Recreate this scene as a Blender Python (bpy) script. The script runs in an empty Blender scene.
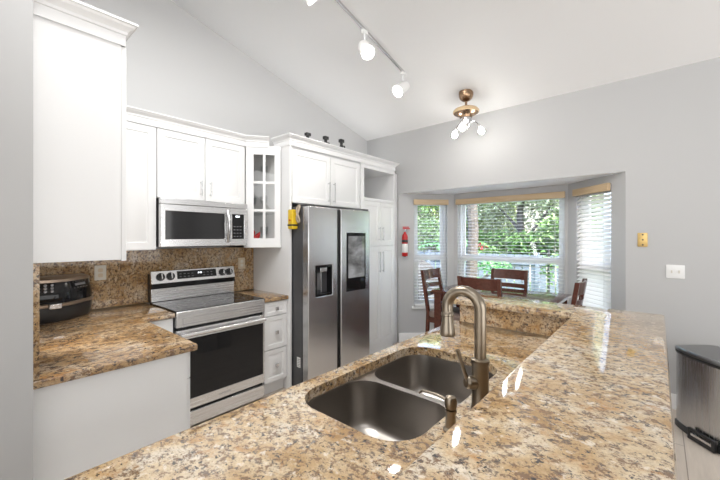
import bpy, bmesh, math, random
from mathutils import Vector, Matrix, Euler
C = bpy.context.scene
COL = C.collection
PI = math.pi
random.seed(7)

# ------------------------------------------------------------------ camera
FPX = 344.5
YAW = math.atan2(299, FPX)                 # angle between view axis and +X
cam_d = bpy.data.cameras.new('camera')
cam_d.sensor_fit = 'HORIZONTAL'; cam_d.sensor_width = 36.0
cam_d.lens = 36.0 * FPX / 720.0
cam_d.shift_y = (237 - 240) / 720.0
cam_d.clip_start = 0.02; cam_d.clip_end = 200
cam = bpy.data.objects.new('camera', cam_d); COL.objects.link(cam)
cam.location = (0, 0, 1.475)
cam.rotation_euler = (PI/2, 0, YAW - PI/2)
C.camera = cam
# ------------------------------------------------------------------ world
w = bpy.data.worlds.new('world'); C.world = w; w.use_nodes = True
nt = w.node_tree
sky = nt.nodes.new('ShaderNodeTexSky'); sky.sky_type = 'NISHITA'
sky.sun_disc = False; sky.sun_elevation = math.radians(55); sky.sun_rotation = math.radians(200)
sky.air_density = 1.0; sky.dust_density = 3.0; sky.ozone_density = 1.0
nt.links.new(sky.outputs[0], nt.nodes['Background'].inputs[0])
nt.nodes['Background'].inputs[1].default_value = 1.7

def add_light(name, kind, loc, energy, color=(1, 1, 1), rot=None, target=None, size=None, size_y=None, **kw):
    d = bpy.data.lights.new(name, kind); d.energy = energy; d.color = color
    if kind == 'AREA':
        d.shape = 'RECTANGLE'; d.size = size; d.size_y = size_y or size
    for k, v in kw.items(): setattr(d, k, v)
    o = bpy.data.objects.new(name, d); COL.objects.link(o); o.location = loc
    if target is not None:
        o.rotation_euler = (Vector(target) - Vector(loc)).to_track_quat('-Z', 'Y').to_euler()
    elif rot: o.rotation_euler = rot
    return o
add_light('sun', 'SUN', (0, 0, 12), 9.0, (1, .96, .9), target=(7, 5, 0), angle=math.radians(3))
# added fill lights out of view, imitating daylight and ceiling bounce
add_light('front_fill', 'AREA', (1.2, -3.3, 1.25), 70, (1, 1, 1), target=(1.2, 0, 1.25), size=4.4, size_y=2.3)  # added fill in front of the solid front wall, no door there
add_light('rear_fill', 'AREA', (-3.6, 0.2, 1.5), 57, (1, 1, 1), target=(0, .6, 1.5), size=4.5, size_y=2.3)  # added fill before the rear wall, which has no window
add_light('overhead_fill', 'AREA', (-0.6, -0.6, 4.0), 32, (1, 1, 1), target=(-0.5, -0.5, 0), size=1.6, size_y=2.2)  # added overhead fill; the ceiling has no opening
add_light('upward_fill', 'AREA', (-.3, -1.0, 2.3), 72, (1, 1, 1), target=(.6, -.9, 3.6), size=2.6, size_y=2.6)  # invented upward fill that brightens the ceiling, no cove built
add_light('kitchen_fill', 'AREA', (.75, 1.55, 3.45), 48, (1, .995, .98), target=(.85, 1.6, 0), size=1.0, size_y=1.0)  # unseen fill added above the kitchen to brighten cabinets and panel
add_light('under_cabinet_fill', 'AREA', (.36, 2.3, 1.36), 3.5, (1, .995, .98), target=(1.3, 2.75, .95), size=.12, size_y=.7)  # added fill for counter, backsplash and fridge panel; no fixture here
add_light('over_cabinet_fill', 'AREA', (2.6, 3.08, 2.50), 3, (1, .995, .98), target=(2.6, 2.2, 3.6), size=2.6, size_y=.12)  # added strip that brightens the upper wall and ceiling corner
C.view_settings.view_transform = 'Standard'; C.view_settings.look = 'None'
C.view_settings.gamma = 1.0; C.view_settings.exposure = 0.08
C.view_settings.use_curve_mapping = False

# ------------------------------------------------------------------ materials
def new_mat(name):
    m = bpy.data.materials.new(name); m.use_nodes = True
    return m, m.node_tree, m.node_tree.nodes['Principled BSDF']
def setp(b, **kw):
    names = dict(color='Base Color', rough='Roughness', metal='Metallic', spec='Specular IOR Level', coat='Coat Weight',
                 coat_rough='Coat Roughness', trans='Transmission Weight', emit='Emission Color', emit_s='Emission Strength',
                 aniso='Anisotropic', sub='Subsurface Weight', alpha='Alpha')
    for k, v in kw.items():
        if k in ('color', 'emit') and len(v) == 3: v = (*v, 1)
        b.inputs[names[k]].default_value = v
def simple(name, color, rough=.5, metal=0, bump=0, bscale=80, var=0.0, vscale=6, **kw):
    m, t, b = new_mat(name); setp(b, color=color, rough=rough, metal=metal, **kw)
    tc = t.nodes.new('ShaderNodeTexCoord')
    if bump:
        n = t.nodes.new('ShaderNodeTexNoise'); n.inputs['Scale'].default_value = bscale; n.inputs['Detail'].default_value = 3
        t.links.new(tc.outputs['Object'], n.inputs['Vector'])
        bp = t.nodes.new('ShaderNodeBump'); bp.inputs['Strength'].default_value = bump; bp.inputs['Distance'].default_value = .002
        t.links.new(n.outputs['Fac'], bp.inputs['Height']); t.links.new(bp.outputs['Normal'], b.inputs['Normal'])
    if var:
        n = t.nodes.new('ShaderNodeTexNoise'); n.inputs['Scale'].default_value = vscale; n.inputs['Detail'].default_value = 4
        t.links.new(tc.outputs['Object'], n.inputs['Vector'])
        r = t.nodes.new('ShaderNodeValToRGB')
        r.color_ramp.elements[0].position = .3; r.color_ramp.elements[1].position = .7
        r.color_ramp.elements[0].color = (*[max(0, c*(1-var)) for c in color], 1)
        r.color_ramp.elements[1].color = (*[min(1, c*(1+var)) for c in color], 1)
        t.links.new(n.outputs['Fac'], r.inputs['Fac']); t.links.new(r.outputs['Color'], b.inputs['Base Color'])
    return m
def mixc(t, a, b_, fac, mode='MIX'):
    n = t.nodes.new('ShaderNodeMix'); n.data_type = 'RGBA'; n.blend_type = mode
    for i, v in ((6, a), (7, b_)):
        if isinstance(v, tuple): n.inputs[i].default_value = (*v, 1)
        else: t.links.new(v, n.inputs[i])
    if isinstance(fac, float): n.inputs[0].default_value = fac
    else: t.links.new(fac, n.inputs[0])
    return n.outputs[2]
def ramp(t, src, stops, interp='LINEAR'):
    r = t.nodes.new('ShaderNodeValToRGB'); cr = r.color_ramp; cr.interpolation = interp
    while len(cr.elements) < len(stops): cr.elements.new(.5)
    for e, (p, c) in zip(cr.elements, stops):
        e.position = p; e.color = (*c, 1) if isinstance(c, tuple) else (c, c, c, 1)
    t.links.new(src, r.inputs['Fac']); return r.outputs['Color']
def noise(t, vec, scale, detail=4, rough=.6, dist=0.0):
    n = t.nodes.new('ShaderNodeTexNoise'); n.inputs['Scale'].default_value = scale; n.inputs['Detail'].default_value = detail
    n.inputs['Roughness'].default_value = rough; n.inputs['Distortion'].default_value = dist
    t.links.new(vec, n.inputs['Vector']); return n.outputs['Fac']
def mapping(t, scale=(1, 1, 1), rot=(0, 0, 0)):
    tc = t.nodes.new('ShaderNodeTexCoord'); mp = t.nodes.new('ShaderNodeMapping')
    mp.inputs['Scale'].default_value = scale; mp.inputs['Rotation'].default_value = rot
    t.links.new(tc.outputs['Object'], mp.inputs['Vector']); return mp.outputs['Vector']
def granite(name, rot=0.5, stretch=1.25, gold=0.0, spec=.85):  # gold deepens the same stone where less window light washes over it
    m, t, b = new_mat(name); setp(b, rough=.045, spec=spec); b.inputs['IOR'].default_value = 1.55
    v = mapping(t, (stretch, 1, 1), (0, 0, rot)); g = gold
    base = ramp(t, noise(t, v, 5.5, 5, .6, .6), [(.32, (.40-.06*g, .235-.06*g, .095-.03*g)), (.45, (.56-.08*g, .385-.09*g, .20-.06*g)), (.56, (.67-.08*g, .525-.12*g, .345-.12*g)), (.70, (.69-.1*g, .61-.15*g, .50-.16*g))])
    fine = ramp(t, noise(t, v, 150, 3, .7), [(.3, .62), (.7, 1.0)])
    col = mixc(t, base, fine, .8, 'MULTIPLY')
    br = ramp(t, noise(t, v, 40, 6, .78, .25), [(.518-.025*g, .0), (.575-.025*g, .9)])
    col = mixc(t, col, (.16, .09, .05), br)
    wt = ramp(t, noise(t, v, 30, 5, .7, .1), [(.57+.03*g, .0), (.65+.03*g, .75)])
    col = mixc(t, col, (.74-.1*g, .66-.13*g, .54-.16*g), wt)
    gr = ramp(t, noise(t, v, 47, 5, .72, .3), [(.56, .0), (.61, .85)])
    col = mixc(t, col, (.115, .085, .07), gr)
    rs = ramp(t, noise(t, v, 14, 5, .7, .5), [(.56, .0), (.68, .75)])
    col = mixc(t, col, (.42, .215, .075), rs)
    dk = ramp(t, noise(t, v, 62, 5, .72, .2), [(.578-.02*g, .0), (.613-.02*g, 1.0)])
    col = mixc(t, col, (.045, .034, .032), dk)
    t.links.new(col, b.inputs['Base Color'])
    return m
def brushed(name, color=(.56, .56, .565), rough=.27, axis=0, amt=.015, metal=1.0):
    m, t, b = new_mat(name); setp(b, color=color, metal=metal, rough=rough)
    sc = [420, 420, 420]; sc[axis] = 2
    v = mapping(t, tuple(sc)); f = noise(t, v, 1.0, 2, .5)
    r = ramp(t, f, [(.3, rough - amt*.5), (.7, rough + amt*.5)]); t.links.new(r, b.inputs['Roughness'])
    c = ramp(t, f, [(.3, tuple(x*.99 for x in color)), (.7, tuple(min(1, x*1.01) for x in color))]); t.links.new(c, b.inputs['Base Color'])
    return m
def glow(name, color, s):
    m, t, b = new_mat(name); setp(b, color=color, emit=color, emit_s=s, rough=.4); return m
def pane(name, refl=.08, tint=(1, 1, 1)):
    m, t, b = new_mat(name); t.nodes.remove(b)
    tr = t.nodes.new('ShaderNodeBsdfTransparent'); tr.inputs[0].default_value = (*tint, 1)
    gl = t.nodes.new('ShaderNodeBsdfGlossy'); gl.inputs['Roughness'].default_value = .02
    fr = t.nodes.new('ShaderNodeLayerWeight'); pw = t.nodes.new('ShaderNodeMath'); pw.operation = 'POWER'; pw.inputs[1].default_value = 4
    ml = t.nodes.new('ShaderNodeMath'); ml.operation = 'MULTIPLY_ADD'; ml.inputs[1].default_value = .45; ml.inputs[2].default_value = refl*.4
    t.links.new(fr.outputs['Facing'], pw.inputs[0]); t.links.new(pw.outputs[0], ml.inputs[0])
    mx = t.nodes.new('ShaderNodeMixShader'); t.links.new(ml.outputs[0], mx.inputs[0])
    t.links.new(tr.outputs[0], mx.inputs[1]); t.links.new(gl.outputs[0], mx.inputs[2])
    t.links.new(mx.outputs[0], t.nodes['Material Output'].inputs['Surface']); return m
def wood(name, c0, c1, rough=.3, scale=(3, 40, 40)):
    m, t, b = new_mat(name); setp(b, rough=rough)
    f = noise(t, mapping(t, scale), 1.0, 5, .65, .6)
    t.links.new(ramp(t, f, [(.3, c0), (.7, c1)]), b.inputs['Base Color']); return m
def planks(name):
    m, t, b = new_mat(name); setp(b, rough=.35)
    v = mapping(t, (1, 1, 1))
    br = t.nodes.new('ShaderNodeTexBrick'); t.links.new(v, br.inputs['Vector'])
    br.inputs['Scale'].default_value = 1.0; br.inputs['Brick Width'].default_value = 1.2; br.inputs['Row Height'].default_value = .18
    br.inputs['Mortar Size'].default_value = .003; br.offset = .37
    br.inputs['Color1'].default_value = (.66, .58, .50, 1); br.inputs['Color2'].default_value = (.72, .64, .56, 1); br.inputs['Mortar'].default_value = (.33, .27, .22, 1)
    g = ramp(t, noise(t, mapping(t, (3, 30, 30)), 1.0, 5, .6, .5), [(.3, .78), (.7, 1.0)])
    t.links.new(mixc(t, br.outputs['Color'], g, .7, 'MULTIPLY'), b.inputs['Base Color']); return m

M = {}
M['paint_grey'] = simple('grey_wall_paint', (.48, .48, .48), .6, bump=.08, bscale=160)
M['paint_lit'] = simple('pale_lit_wall_paint', (.59, .59, .59), .6, bump=.08, bscale=160)  # back wall: same grey paint, lightened to imitate its stronger light
M['ceiling'] = simple('ceiling_paint', (.90, .90, .90), .7, bump=.08, bscale=120)
M['cab'] = simple('white_lacquer', (.79, .79, .79), .32, bump=.01, bscale=40)
M['cab_in'] = simple('cabinet_interior', (.85, .85, .84), .5, bump=.02)
M['trim'] = simple('white_trim_paint', (.82, .82, .82), .4, bump=.01)
M['floor'] = planks('pale_plank_floor')
M['granite'] = granite('speckled_granite')
M['granite_v'] = granite('speckled_granite_splash', rot=1.1, stretch=1.2, gold=.35, spec=.35)
M['granite_dim'] = granite('dim_speckled_granite', rot=-.4, stretch=.7, gold=.6, spec=.7)  # same stone as the bar; its weaker lighting is put into the colour
M['steel'] = brushed('brushed_steel', (.74, .74, .745), axis=0)
M['steel_v'] = brushed('brushed_steel_vertical', (.58, .58, .585), .27, axis=2)
M['steel_d'] = brushed('fridge_steel', (.62, .62, .625), .26, axis=0)
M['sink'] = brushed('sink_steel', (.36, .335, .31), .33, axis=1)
M['nickel'] = brushed('warm_brushed_nickel', (.31, .265, .21), .3, axis=2)
M['bronze'] = simple('antique_brass', (.33, .22, .14), .25, 1.0, var=.15, vscale=30)
M['chrome'] = simple('satin_chrome', (.62, .62, .63), .22, 1.0, bump=.01)
M['black_glass'] = simple('black_glass', (.009, .009, .01), .05, spec=.35, bump=.0)
M['black'] = simple('black_plastic', (.02, .02, .021), .35, bump=.03, bscale=200)
M['charcoal'] = simple('charcoal_enamel', (.06, .06, .064), .35, bump=.03, bscale=200)
M['dark_gap'] = simple('dark_recess', (.01, .01, .011), .5, bump=.02)
M['mesh_glass'] = simple('microwave_window_glass', (.02, .02, .021), .06, spec=.5)
M['cherry'] = wood('dark_cherry_wood', (.055, .017, .011), (.11, .035, .022), .22)
M['cherry_top'] = wood('polished_cherry_wood', (.055, .017, .011), (.10, .032, .02), .07)
M['seat'] = simple('taupe_upholstery', (.19, .14, .12), .7, bump=.3, bscale=300)
M['oak'] = wood('pale_oak', (.52, .37, .21), (.64, .48, .30), .4, (2, 2, 30))
M['slat'] = simple('white_blind_slat', (.82, .82, .81), .45, bump=.01)
M['vinyl'] = simple('white_vinyl', (.80, .81, .82), .4, bump=.01)
M['pane'] = pane('window_glass')
M['cabinet_glass'] = pane('cabinet_glass', tint=(.98, .98, .98))
M['clear'] = pane('clear_glass', tint=(.96, .97, .97))
M['bulb'] = glow('lamp_glow', (1, .97, .92), 30)
M['bulb_soft'] = glow('spot_glow', (1, .97, .92), 18)
M['digits'] = glow('display_digits', (.9, .95, 1), 1.6)
M['red'] = simple('red_enamel', (.50, .012, .014), .3, var=.1)
M['label_white'] = simple('white_label', (.78, .78, .76), .5, var=.06, vscale=60)
M['gold'] = simple('brass_plate', (.60, .42, .16), .35, .55, var=.1, vscale=20)
M['plate_white'] = simple('white_plastic', (.80, .80, .79), .35, bump=.01)
M['plate_beige'] = simple('beige_plastic', (.60, .50, .36), .4, bump=.01)
M['ivory'] = simple('ivory_plastic', (.66, .63, .56), .4, bump=.01)
M['yellow'] = simple('yellow_plastic', (.75, .50, .02), .4, var=.08)
M['rope'] = simple('beige_cord', (.42, .35, .27), .8, bump=.4, bscale=400)
M['mocha'] = simple('mocha_metal', (.34, .26, .20), .3, .7, var=.08, vscale=15)
M['grey_btn'] = simple('grey_buttons', (.22, .22, .23), .3, .5, var=.2, vscale=80)
M['bin_lid'] = brushed('dark_bin_steel', (.30, .30, .305), .3, axis=0)
M['bark'] = simple('grey_bark', (.085, .075, .066), .9, bump=.8, bscale=25, var=.35, vscale=14)
M['rock'] = simple('dark_rock', (.045, .043, .04), .9, bump=.8, bscale=12, var=.4, vscale=5)
M['lawn'] = simple('lawn_grass', (.11, .19, .05), .9, bump=.8, bscale=60, var=.4, vscale=12)
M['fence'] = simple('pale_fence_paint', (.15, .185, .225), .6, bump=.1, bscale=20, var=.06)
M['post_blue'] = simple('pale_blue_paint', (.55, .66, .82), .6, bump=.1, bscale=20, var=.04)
M['stucco'] = simple('cream_stucco', (.70, .66, .58), .8, bump=.4, bscale=60, var=.05)
M['dark_metal'] = simple('dark_post_metal', (.03, .035, .03), .6, bump=.02)
def leafmat(name, c):
    m, t, b = new_mat(name); setp(b, rough=.5)
    oi = t.nodes.new('ShaderNodeNewGeometry')
    r = ramp(t, oi.outputs['Random Per Island'], [(.0, tuple(x*.5 for x in c)), (.5, c), (1., tuple(min(1, x*1.7) for x in c))])
    t.links.new(r, b.inputs['Base Color']); return m
M['leaf_dark'] = leafmat('dark_leaves', (.09, .19, .05))
M['leaf_mid'] = leafmat('mid_leaves', (.17, .28, .10))
M['leaf_lime'] = leafmat('lime_leaves', (.40, .52, .14))
M['leaf_grey'] = leafmat('grey_green_leaves', (.42, .47, .30))
M['leaf_palm'] = leafmat('palm_leaves', (.11, .34, .10))
M['petal'] = leafmat('red_petals', (.55, .03, .07))

# ------------------------------------------------------------------ mesh helpers
BASE = {}
def V(*a): return Vector(a)
def link(o): COL.objects.link(o); return o
def thing(name, label, cat, loc=(0, 0, 0), group=None):
    o = bpy.data.objects.new(name, None); link(o); o.location = loc; o.empty_display_size = .1
    o['label'] = label; o['category'] = cat
    if group: o['group'] = group
    BASE[o.name] = Vector(loc); return o
def tag(o, label, cat, group=None, kind=None):
    o['label'] = label; o['category'] = cat
    if group: o['group'] = group
    if kind: o['kind'] = kind
    return o
def obj(name, bm, mat, parent=None, bevel=0, seg=2, sharp=.6, label=None):
    me = bpy.data.meshes.new(name)
    bmesh.ops.remove_doubles(bm, verts=bm.verts, dist=1e-5)
    bmesh.ops.recalc_face_normals(bm, faces=bm.faces)
    if parent is not None: base = BASE[parent.name]
    else:
        xs = [v.co.x for v in bm.verts]; ys = [v.co.y for v in bm.verts]; zs = [v.co.z for v in bm.verts]
        base = Vector(((min(xs)+max(xs))/2, (min(ys)+max(ys))/2, min(zs)))
    bmesh.ops.translate(bm, verts=bm.verts, vec=-base)
    bm.to_mesh(me); bm.free()
    for p in me.polygons: p.use_smooth = True
    me.set_sharp_from_angle(angle=sharp)
    for m in (mat if isinstance(mat, (list, tuple)) else [mat]): me.materials.append(M[m])
    o = bpy.data.objects.new(name, me); link(o)
    if parent is not None: o.parent = parent
    else: o.location = base
    BASE[o.name] = base
    if bevel:
        b = o.modifiers.new('edge', 'BEVEL'); b.width = bevel; b.segments = seg; b.limit_method = 'ANGLE'; b.angle_limit = .7
    if label: o['label'] = label
    return o
def struct(name, bm, mat, parent=None, **kw):
    o = obj(name, bm, mat, parent, **kw)
    if parent is None: o['kind'] = 'structure'
    return o
def NB(): return bmesh.new()
def frame(o, u, v, n):
    o, u, v, n = Vector(o), Vector(u).normalized(), Vector(v).normalized(), Vector(n).normalized()
    return lambda a, b, c: o + u*a + v*b + n*c
WORLD = lambda a, b, c: Vector((a, b, c))
def box(bm, x0, x1, y0, y1, z0, z1, F=WORLD):
    vs = [bm.verts.new(F(x, y, z)) for x in (x0, x1) for y in (y0, y1) for z in (z0, z1)]
    for f in ((0, 1, 3, 2), (4, 6, 7, 5), (0, 4, 5, 1), (2, 3, 7, 6), (0, 2, 6, 4), (1, 5, 7, 3)):
        bm.faces.new([vs[i] for i in f])
    return bm
def B(*a, F=WORLD): return box(NB(), *a, F=F)
def grid_panel(bm, us, vs, solid, n0, n1, F):
    """slab in the u,v plane made of grid cells; solid(i,j) tells which cells exist"""
    nu, nv = len(us)-1, len(vs)-1
    S = lambda i, j: 0 <= i < nu and 0 <= j < nv and solid(i, j)
    q = lambda *p: bm.faces.new([bm.verts.new(F(*x)) for x in p])
    for i in range(nu):
        for j in range(nv):
            if not S(i, j): continue
            a, b, c, d = us[i], us[i+1], vs[j], vs[j+1]
            q((a, c, n1), (b, c, n1), (b, d, n1), (a, d, n1)); q((a, c, n0), (a, d, n0), (b, d, n0), (b, c, n0))
            if not S(i-1, j): q((a, c, n0), (a, c, n1), (a, d, n1), (a, d, n0))
            if not S(i+1, j): q((b, c, n0), (b, d, n0), (b, d, n1), (b, c, n1))
            if not S(i, j-1): q((a, c, n0), (b, c, n0), (b, c, n1), (a, c, n1))
            if not S(i, j+1): q((a, d, n0), (a, d, n1), (b, d, n1), (b, d, n0))
    return bm
def holed(bm, u0, u1, v0, v1, holes, n0, n1, F):
    us = sorted({u0, u1, *[h[0] for h in holes], *[h[1] for h in holes]}); vs = sorted({v0, v1, *[h[2] for h in holes], *[h[3] for h in holes]})
    def solid(i, j):
        cu, cv = (us[i]+us[i+1])/2, (vs[j]+vs[j+1])/2
        return not any(h[0] < cu < h[1] and h[2] < cv < h[3] for h in holes)
    return grid_panel(bm, us, vs, solid, n0, n1, F)
def lathe(bm, prof, F=WORLD, n=24, cap=True):
    """prof: list of (radius, height) about the local third axis"""
    rings = []
    for r, h in prof:
        rings.append([bm.verts.new(F(r*math.cos(2*PI*i/n), r*math.sin(2*PI*i/n), h)) for i in range(n)])
    for a, b in zip(rings, rings[1:]):
        for i in range(n): bm.faces.new((a[i], a[(i+1) % n], b[(i+1) % n], b[i]))
    if cap:
        bm.faces.new(rings[0]); bm.faces.new(rings[-1])
    return bm
def axisF(o, d):
    d = Vector(d).normalized(); u = d.orthogonal().normalized(); v = d.cross(u)
    return frame(o, u, v, d)
def cyl(bm, p, q, r, n=16, r2=None):
    p, q = Vector(p), Vector(q); L = (q-p).length
    return lathe(bm, [(r, 0), (r if r2 is None else r2, L)], axisF(p, q-p), n)
def tube(bm, pts, rad, n=12, cap=True):
    pts = [Vector(p) for p in pts]; rads = rad if isinstance(rad, (list, tuple)) else [rad]*len(pts)
    rings = []; up = None
    for i, p in enumerate(pts):
        t = (pts[min(i+1, len(pts)-1)] - pts[max(i-1, 0)]).normalized()
        if up is None: up = t.orthogonal().normalized()
        up = (up - t*up.dot(t)).normalized(); s = t.cross(up)
        rings.append([bm.verts.new(p + (up*math.cos(2*PI*k/n) + s*math.sin(2*PI*k/n))*rads[i]) for k in range(n)])
    for a, b in zip(rings, rings[1:]):
        for k in range(n): bm.faces.new((a[k], a[(k+1) % n], b[(k+1) % n], b[k]))
    if cap: bm.faces.new(rings[0]); bm.faces.new(rings[-1])
    return bm
def offset_poly(pts, d, closed=True):
    """offset 2D polyline to its right side by d (mitred)"""
    n = len(pts); out = []
    for i in range(n):
        p = Vector(pts[i])
        dirs = []
        if closed or i > 0: dirs.append((p - Vector(pts[i-1])).normalized())
        if closed or i < n-1: dirs.append((Vector(pts[(i+1) % n]) - p).normalized())
        ns = [Vector((e.y, -e.x)) for e in dirs]
        b = sum(ns, Vector((0, 0))).normalized()
        out.append(p + b*(d / max(.2, b.dot(ns[0]))))
    return out
def area2(p): return sum(p[i][0]*p[(i+1) % len(p)][1]-p[(i+1) % len(p)][0]*p[i][1] for i in range(len(p)))
def slab(outer, z0, z1, r=.008, holes=(), bm=None, F=WORLD):
    """horizontal slab with rounded outer edges (and square holes' edges)"""
    bm = bm or NB()
    if area2(outer) < 0: outer = outer[::-1]
    prof = [(r, z1), (r*.3, z1-r*.3), (0, z1-r), (0, z0+r), (r*.3, z0+r*.3), (r, z0)]
    rings = []
    for d, z in prof:
        rings.append([bm.verts.new(F(p[0], p[1], z)) for p in offset_poly(outer, -d)])
    n = len(outer)
    for a, b in zip(rings, rings[1:]):
        for i in range(n): bm.faces.new((a[i], a[(i+1) % n], b[(i+1) % n], b[i]))
    hr = []
    for h in holes:
        t = [bm.verts.new(F(p[0], p[1], z1)) for p in h]; b = [bm.verts.new(F(p[0], p[1], z0)) for p in h]
        for i in range(len(h)): bm.faces.new((t[i], t[(i+1) % len(h)], b[(i+1) % len(h)], b[i]))
        hr.append((t, b))
    for k, ring in ((0, rings[0]), (1, rings[-1])):
        loops = [ring] + [h[k] for h in hr]
        if len(loops) == 1: bm.faces.new(ring)
        else:
            es = []
            for lp in loops:
                for i in range(len(lp)):
                    e = bm.edges.get((lp[i], lp[(i+1) % len(lp)])) or bm.edges.new((lp[i], lp[(i+1) % len(lp)])); es.append(e)
            bmesh.ops.triangle_fill(bm, edges=es, use_beauty=True)
    return bm
def prism(poly, z0, z1, bm=None, F=WORLD):
    bm = bm or NB()
    a = [bm.verts.new(F(p[0], p[1], z0)) for p in poly]; b = [bm.verts.new(F(p[0], p[1], z1)) for p in poly]
    bm.faces.new(a); bm.faces.new(b)
    for i in range(len(poly)): bm.faces.new((a[i], a[(i+1) % len(poly)], b[(i+1) % len(poly)], b[i]))
    return bm
def sweep(path, prof, bm=None, flip=1):
    """closed profile (offset,z) swept along an open 2D path with mitres"""
    bm = bm or NB(); rings = []
    cols = [offset_poly(path, d*flip, closed=False) for d, z in prof]
    for i in range(len(path)):
        rings.append([bm.verts.new((cols[k][i].x, cols[k][i].y, prof[k][1])) for k in range(len(prof))])
    m = len(prof)
    for a, b in zip(rings, rings[1:]):
        for k in range(m): bm.faces.new((a[k], a[(k+1) % m], b[(k+1) % m], b[k]))
    bm.faces.new(rings[0]); bm.faces.new(rings[-1])
    return bm
def rrect(x0, x1, y0, y1, r, n=6):
    out = []
    for cx, cy, a0 in ((x1-r, y1-r, 0), (x0+r, y1-r, 90), (x0+r, y0+r, 180), (x1-r, y0+r, 270)):
        for k in range(n+1):
            a = math.radians(a0 + 90*k/n); out.append((cx+r*math.cos(a), cy+r*math.sin(a)))
    return out
def loft(bm, rings, cap0=True, cap1=True):
    R = [[bm.verts.new(p) for p in ring] for ring in rings]; n = len(R[0])
    for a, b in zip(R, R[1:]):
        for i in range(n): bm.faces.new((a[i], a[(i+1) % n], b[(i+1) % n], b[i]))
    if cap0: bm.faces.new(R[0])
    if cap1: bm.faces.new(R[-1])
    return bm
def raised_door(bm, u0, u1, v0, v1, F, t=.02, fw=.055, flat=False):
    """door or drawer front with a raised centre panel; front face towards +n"""
    fw = min(fw, (u1-u0)*.25, (v1-v0)*.25); e = .002
    lv = [(0, 0), (0, t-e), (e, t)]
    if not flat: lv += [(fw, t), (fw+.005, t-.007), (fw+.012, t-.007), (fw+.032, t-.001)]
    R = []
    for d, n in lv:
        R.append([bm.verts.new(F(a, b, n)) for a, b in ((u0+d, v0+d), (u1-d, v0+d), (u1-d, v1-d), (u0+d, v1-d))])
    for a, b in zip(R, R[1:]):
        for i in range(4): bm.faces.new((a[i], a[(i+1) % 4], b[(i+1) % 4], b[i]))
    bm.faces.new(R[0]); bm.faces.new(R[-1]); return bm
def bar_handle(bm, u, v0, v1, F, off=.0, out=.03, r=.0055):
    cyl(bm, F(u, v0, off+out), F(u, v1, off+out), r, 10)
    for v in (v0+.015, v1-.015): cyl(bm, F(u, v, off), F(u, v, off+out), r*.8, 8)
    return bm
def square_knob(bm, u, v, F, off):
    cyl(bm, F(u, v, off), F(u, v, off+.014), .006, 10)
    box(bm, u-.015, u+.015, v-.015, v+.015, off+.014, off+.026, F); return bm
def text(name, s, size, F, mat, parent, align='CENTER'):
    cu = bpy.data.curves.new(name, 'FONT'); cu.body = s; cu.size = size; cu.align_x = align; cu.extrude = .0004
    to = bpy.data.objects.new('t', cu); link(to)
    bpy.context.view_layer.update()
    me = bpy.data.meshes.new_from_object(to.evaluated_get(bpy.context.evaluated_depsgraph_get()))
    bpy.data.objects.remove(to)
    bm = NB(); bm.from_mesh(me); bpy.data.meshes.remove(me)
    for v in bm.verts: v.co = F(*v.co)
    return obj(name, bm, mat, parent)

# frames of the room's planes: u, v=up, n=towards the room
FS = lambda y: frame((0, y, 0), (1, 0, 0), (0, 0, 1), (0, -1, 0))     # faces -Y, u = X
FE = lambda x: frame((x, 0, 0), (0, 1, 0), (0, 0, 1), (1, 0, 0))      # faces +X, u = Y
FW = lambda x: frame((x, 0, 0), (0, 1, 0), (0, 0, 1), (-1, 0, 0))     # faces -X, u = Y

# ------------------------------------------------------------------ setting
WY = 3.33          # back wall
WX = 4.0           # bay wall
LX = 0.175         # left wall surface
CZ = lambda x: 2.926 + .248*(WX - x) if x > -1 else 2.926 + .248*5 - .248*(-1 - x)
XB, YR = -4.2, -3.6
d = .5575
BAY = [(WX, 2.752), (WX+d, 2.752-d), (WX+d, .232+d), (WX, .232)]
fl = prism([(XB, YR), (WX, YR), (WX, .232), (WX+d, .232+d), (WX+d, 2.752-d), (WX, 2.752), (WX, WY), (XB, WY)], -.12, 0)
struct('floor', fl, 'floor')
Fg = frame((0, WY, 0), (1, 0, 0), (0, 0, 1), (0, 1, 0))
struct('wall_back', prism([(XB, 0), (WX+.12, 0), (WX+.12, CZ(WX)+.15), (-1, CZ(-1)+.15), (XB, CZ(XB)+.15)], 0, .12, F=Fg), 'paint_lit')
Fg = frame((0, YR, 0), (1, 0, 0), (0, 0, 1), (0, -1, 0))
struct('wall_front', prism([(XB, 0), (WX+.12, 0), (WX+.12, CZ(WX)+.15), (-1, CZ(-1)+.15), (XB, CZ(XB)+.15)], 0, .12, F=Fg), 'paint_lit')
struct('wall_rear', B(XB-.12, XB, YR-.12, WY+.12, 0, 4.3), 'paint_lit')
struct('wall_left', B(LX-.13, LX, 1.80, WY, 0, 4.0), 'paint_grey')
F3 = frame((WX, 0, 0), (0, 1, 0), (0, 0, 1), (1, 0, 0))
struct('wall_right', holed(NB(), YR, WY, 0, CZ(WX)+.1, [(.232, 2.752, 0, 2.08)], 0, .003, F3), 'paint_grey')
bm = NB()
Fc = frame((0, YR-.1, 0), (1, 0, 0), (0, 0, 1), (0, 1, 0))
prism([(-1, CZ(-1)), (WX+.12, CZ(WX+.12)), (WX+.12, CZ(WX+.12)+.12), (-1, CZ(-1)+.12)], 0, WY-YR+.2, bm, Fc)
prism([(-1, CZ(-1)), (XB-.1, CZ(XB-.1)), (XB-.1, CZ(XB-.1)+.12), (-1, CZ(-1)+.12)], 0, WY-YR+.2, bm, Fc)
struct('ceiling', bm, 'ceiling')
struct('ceiling_bay', prism([(WX+.0035, .236), BAY[2], BAY[1], (WX+.0035, 2.748)], 2.08, 2.2), 'ceiling')
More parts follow.
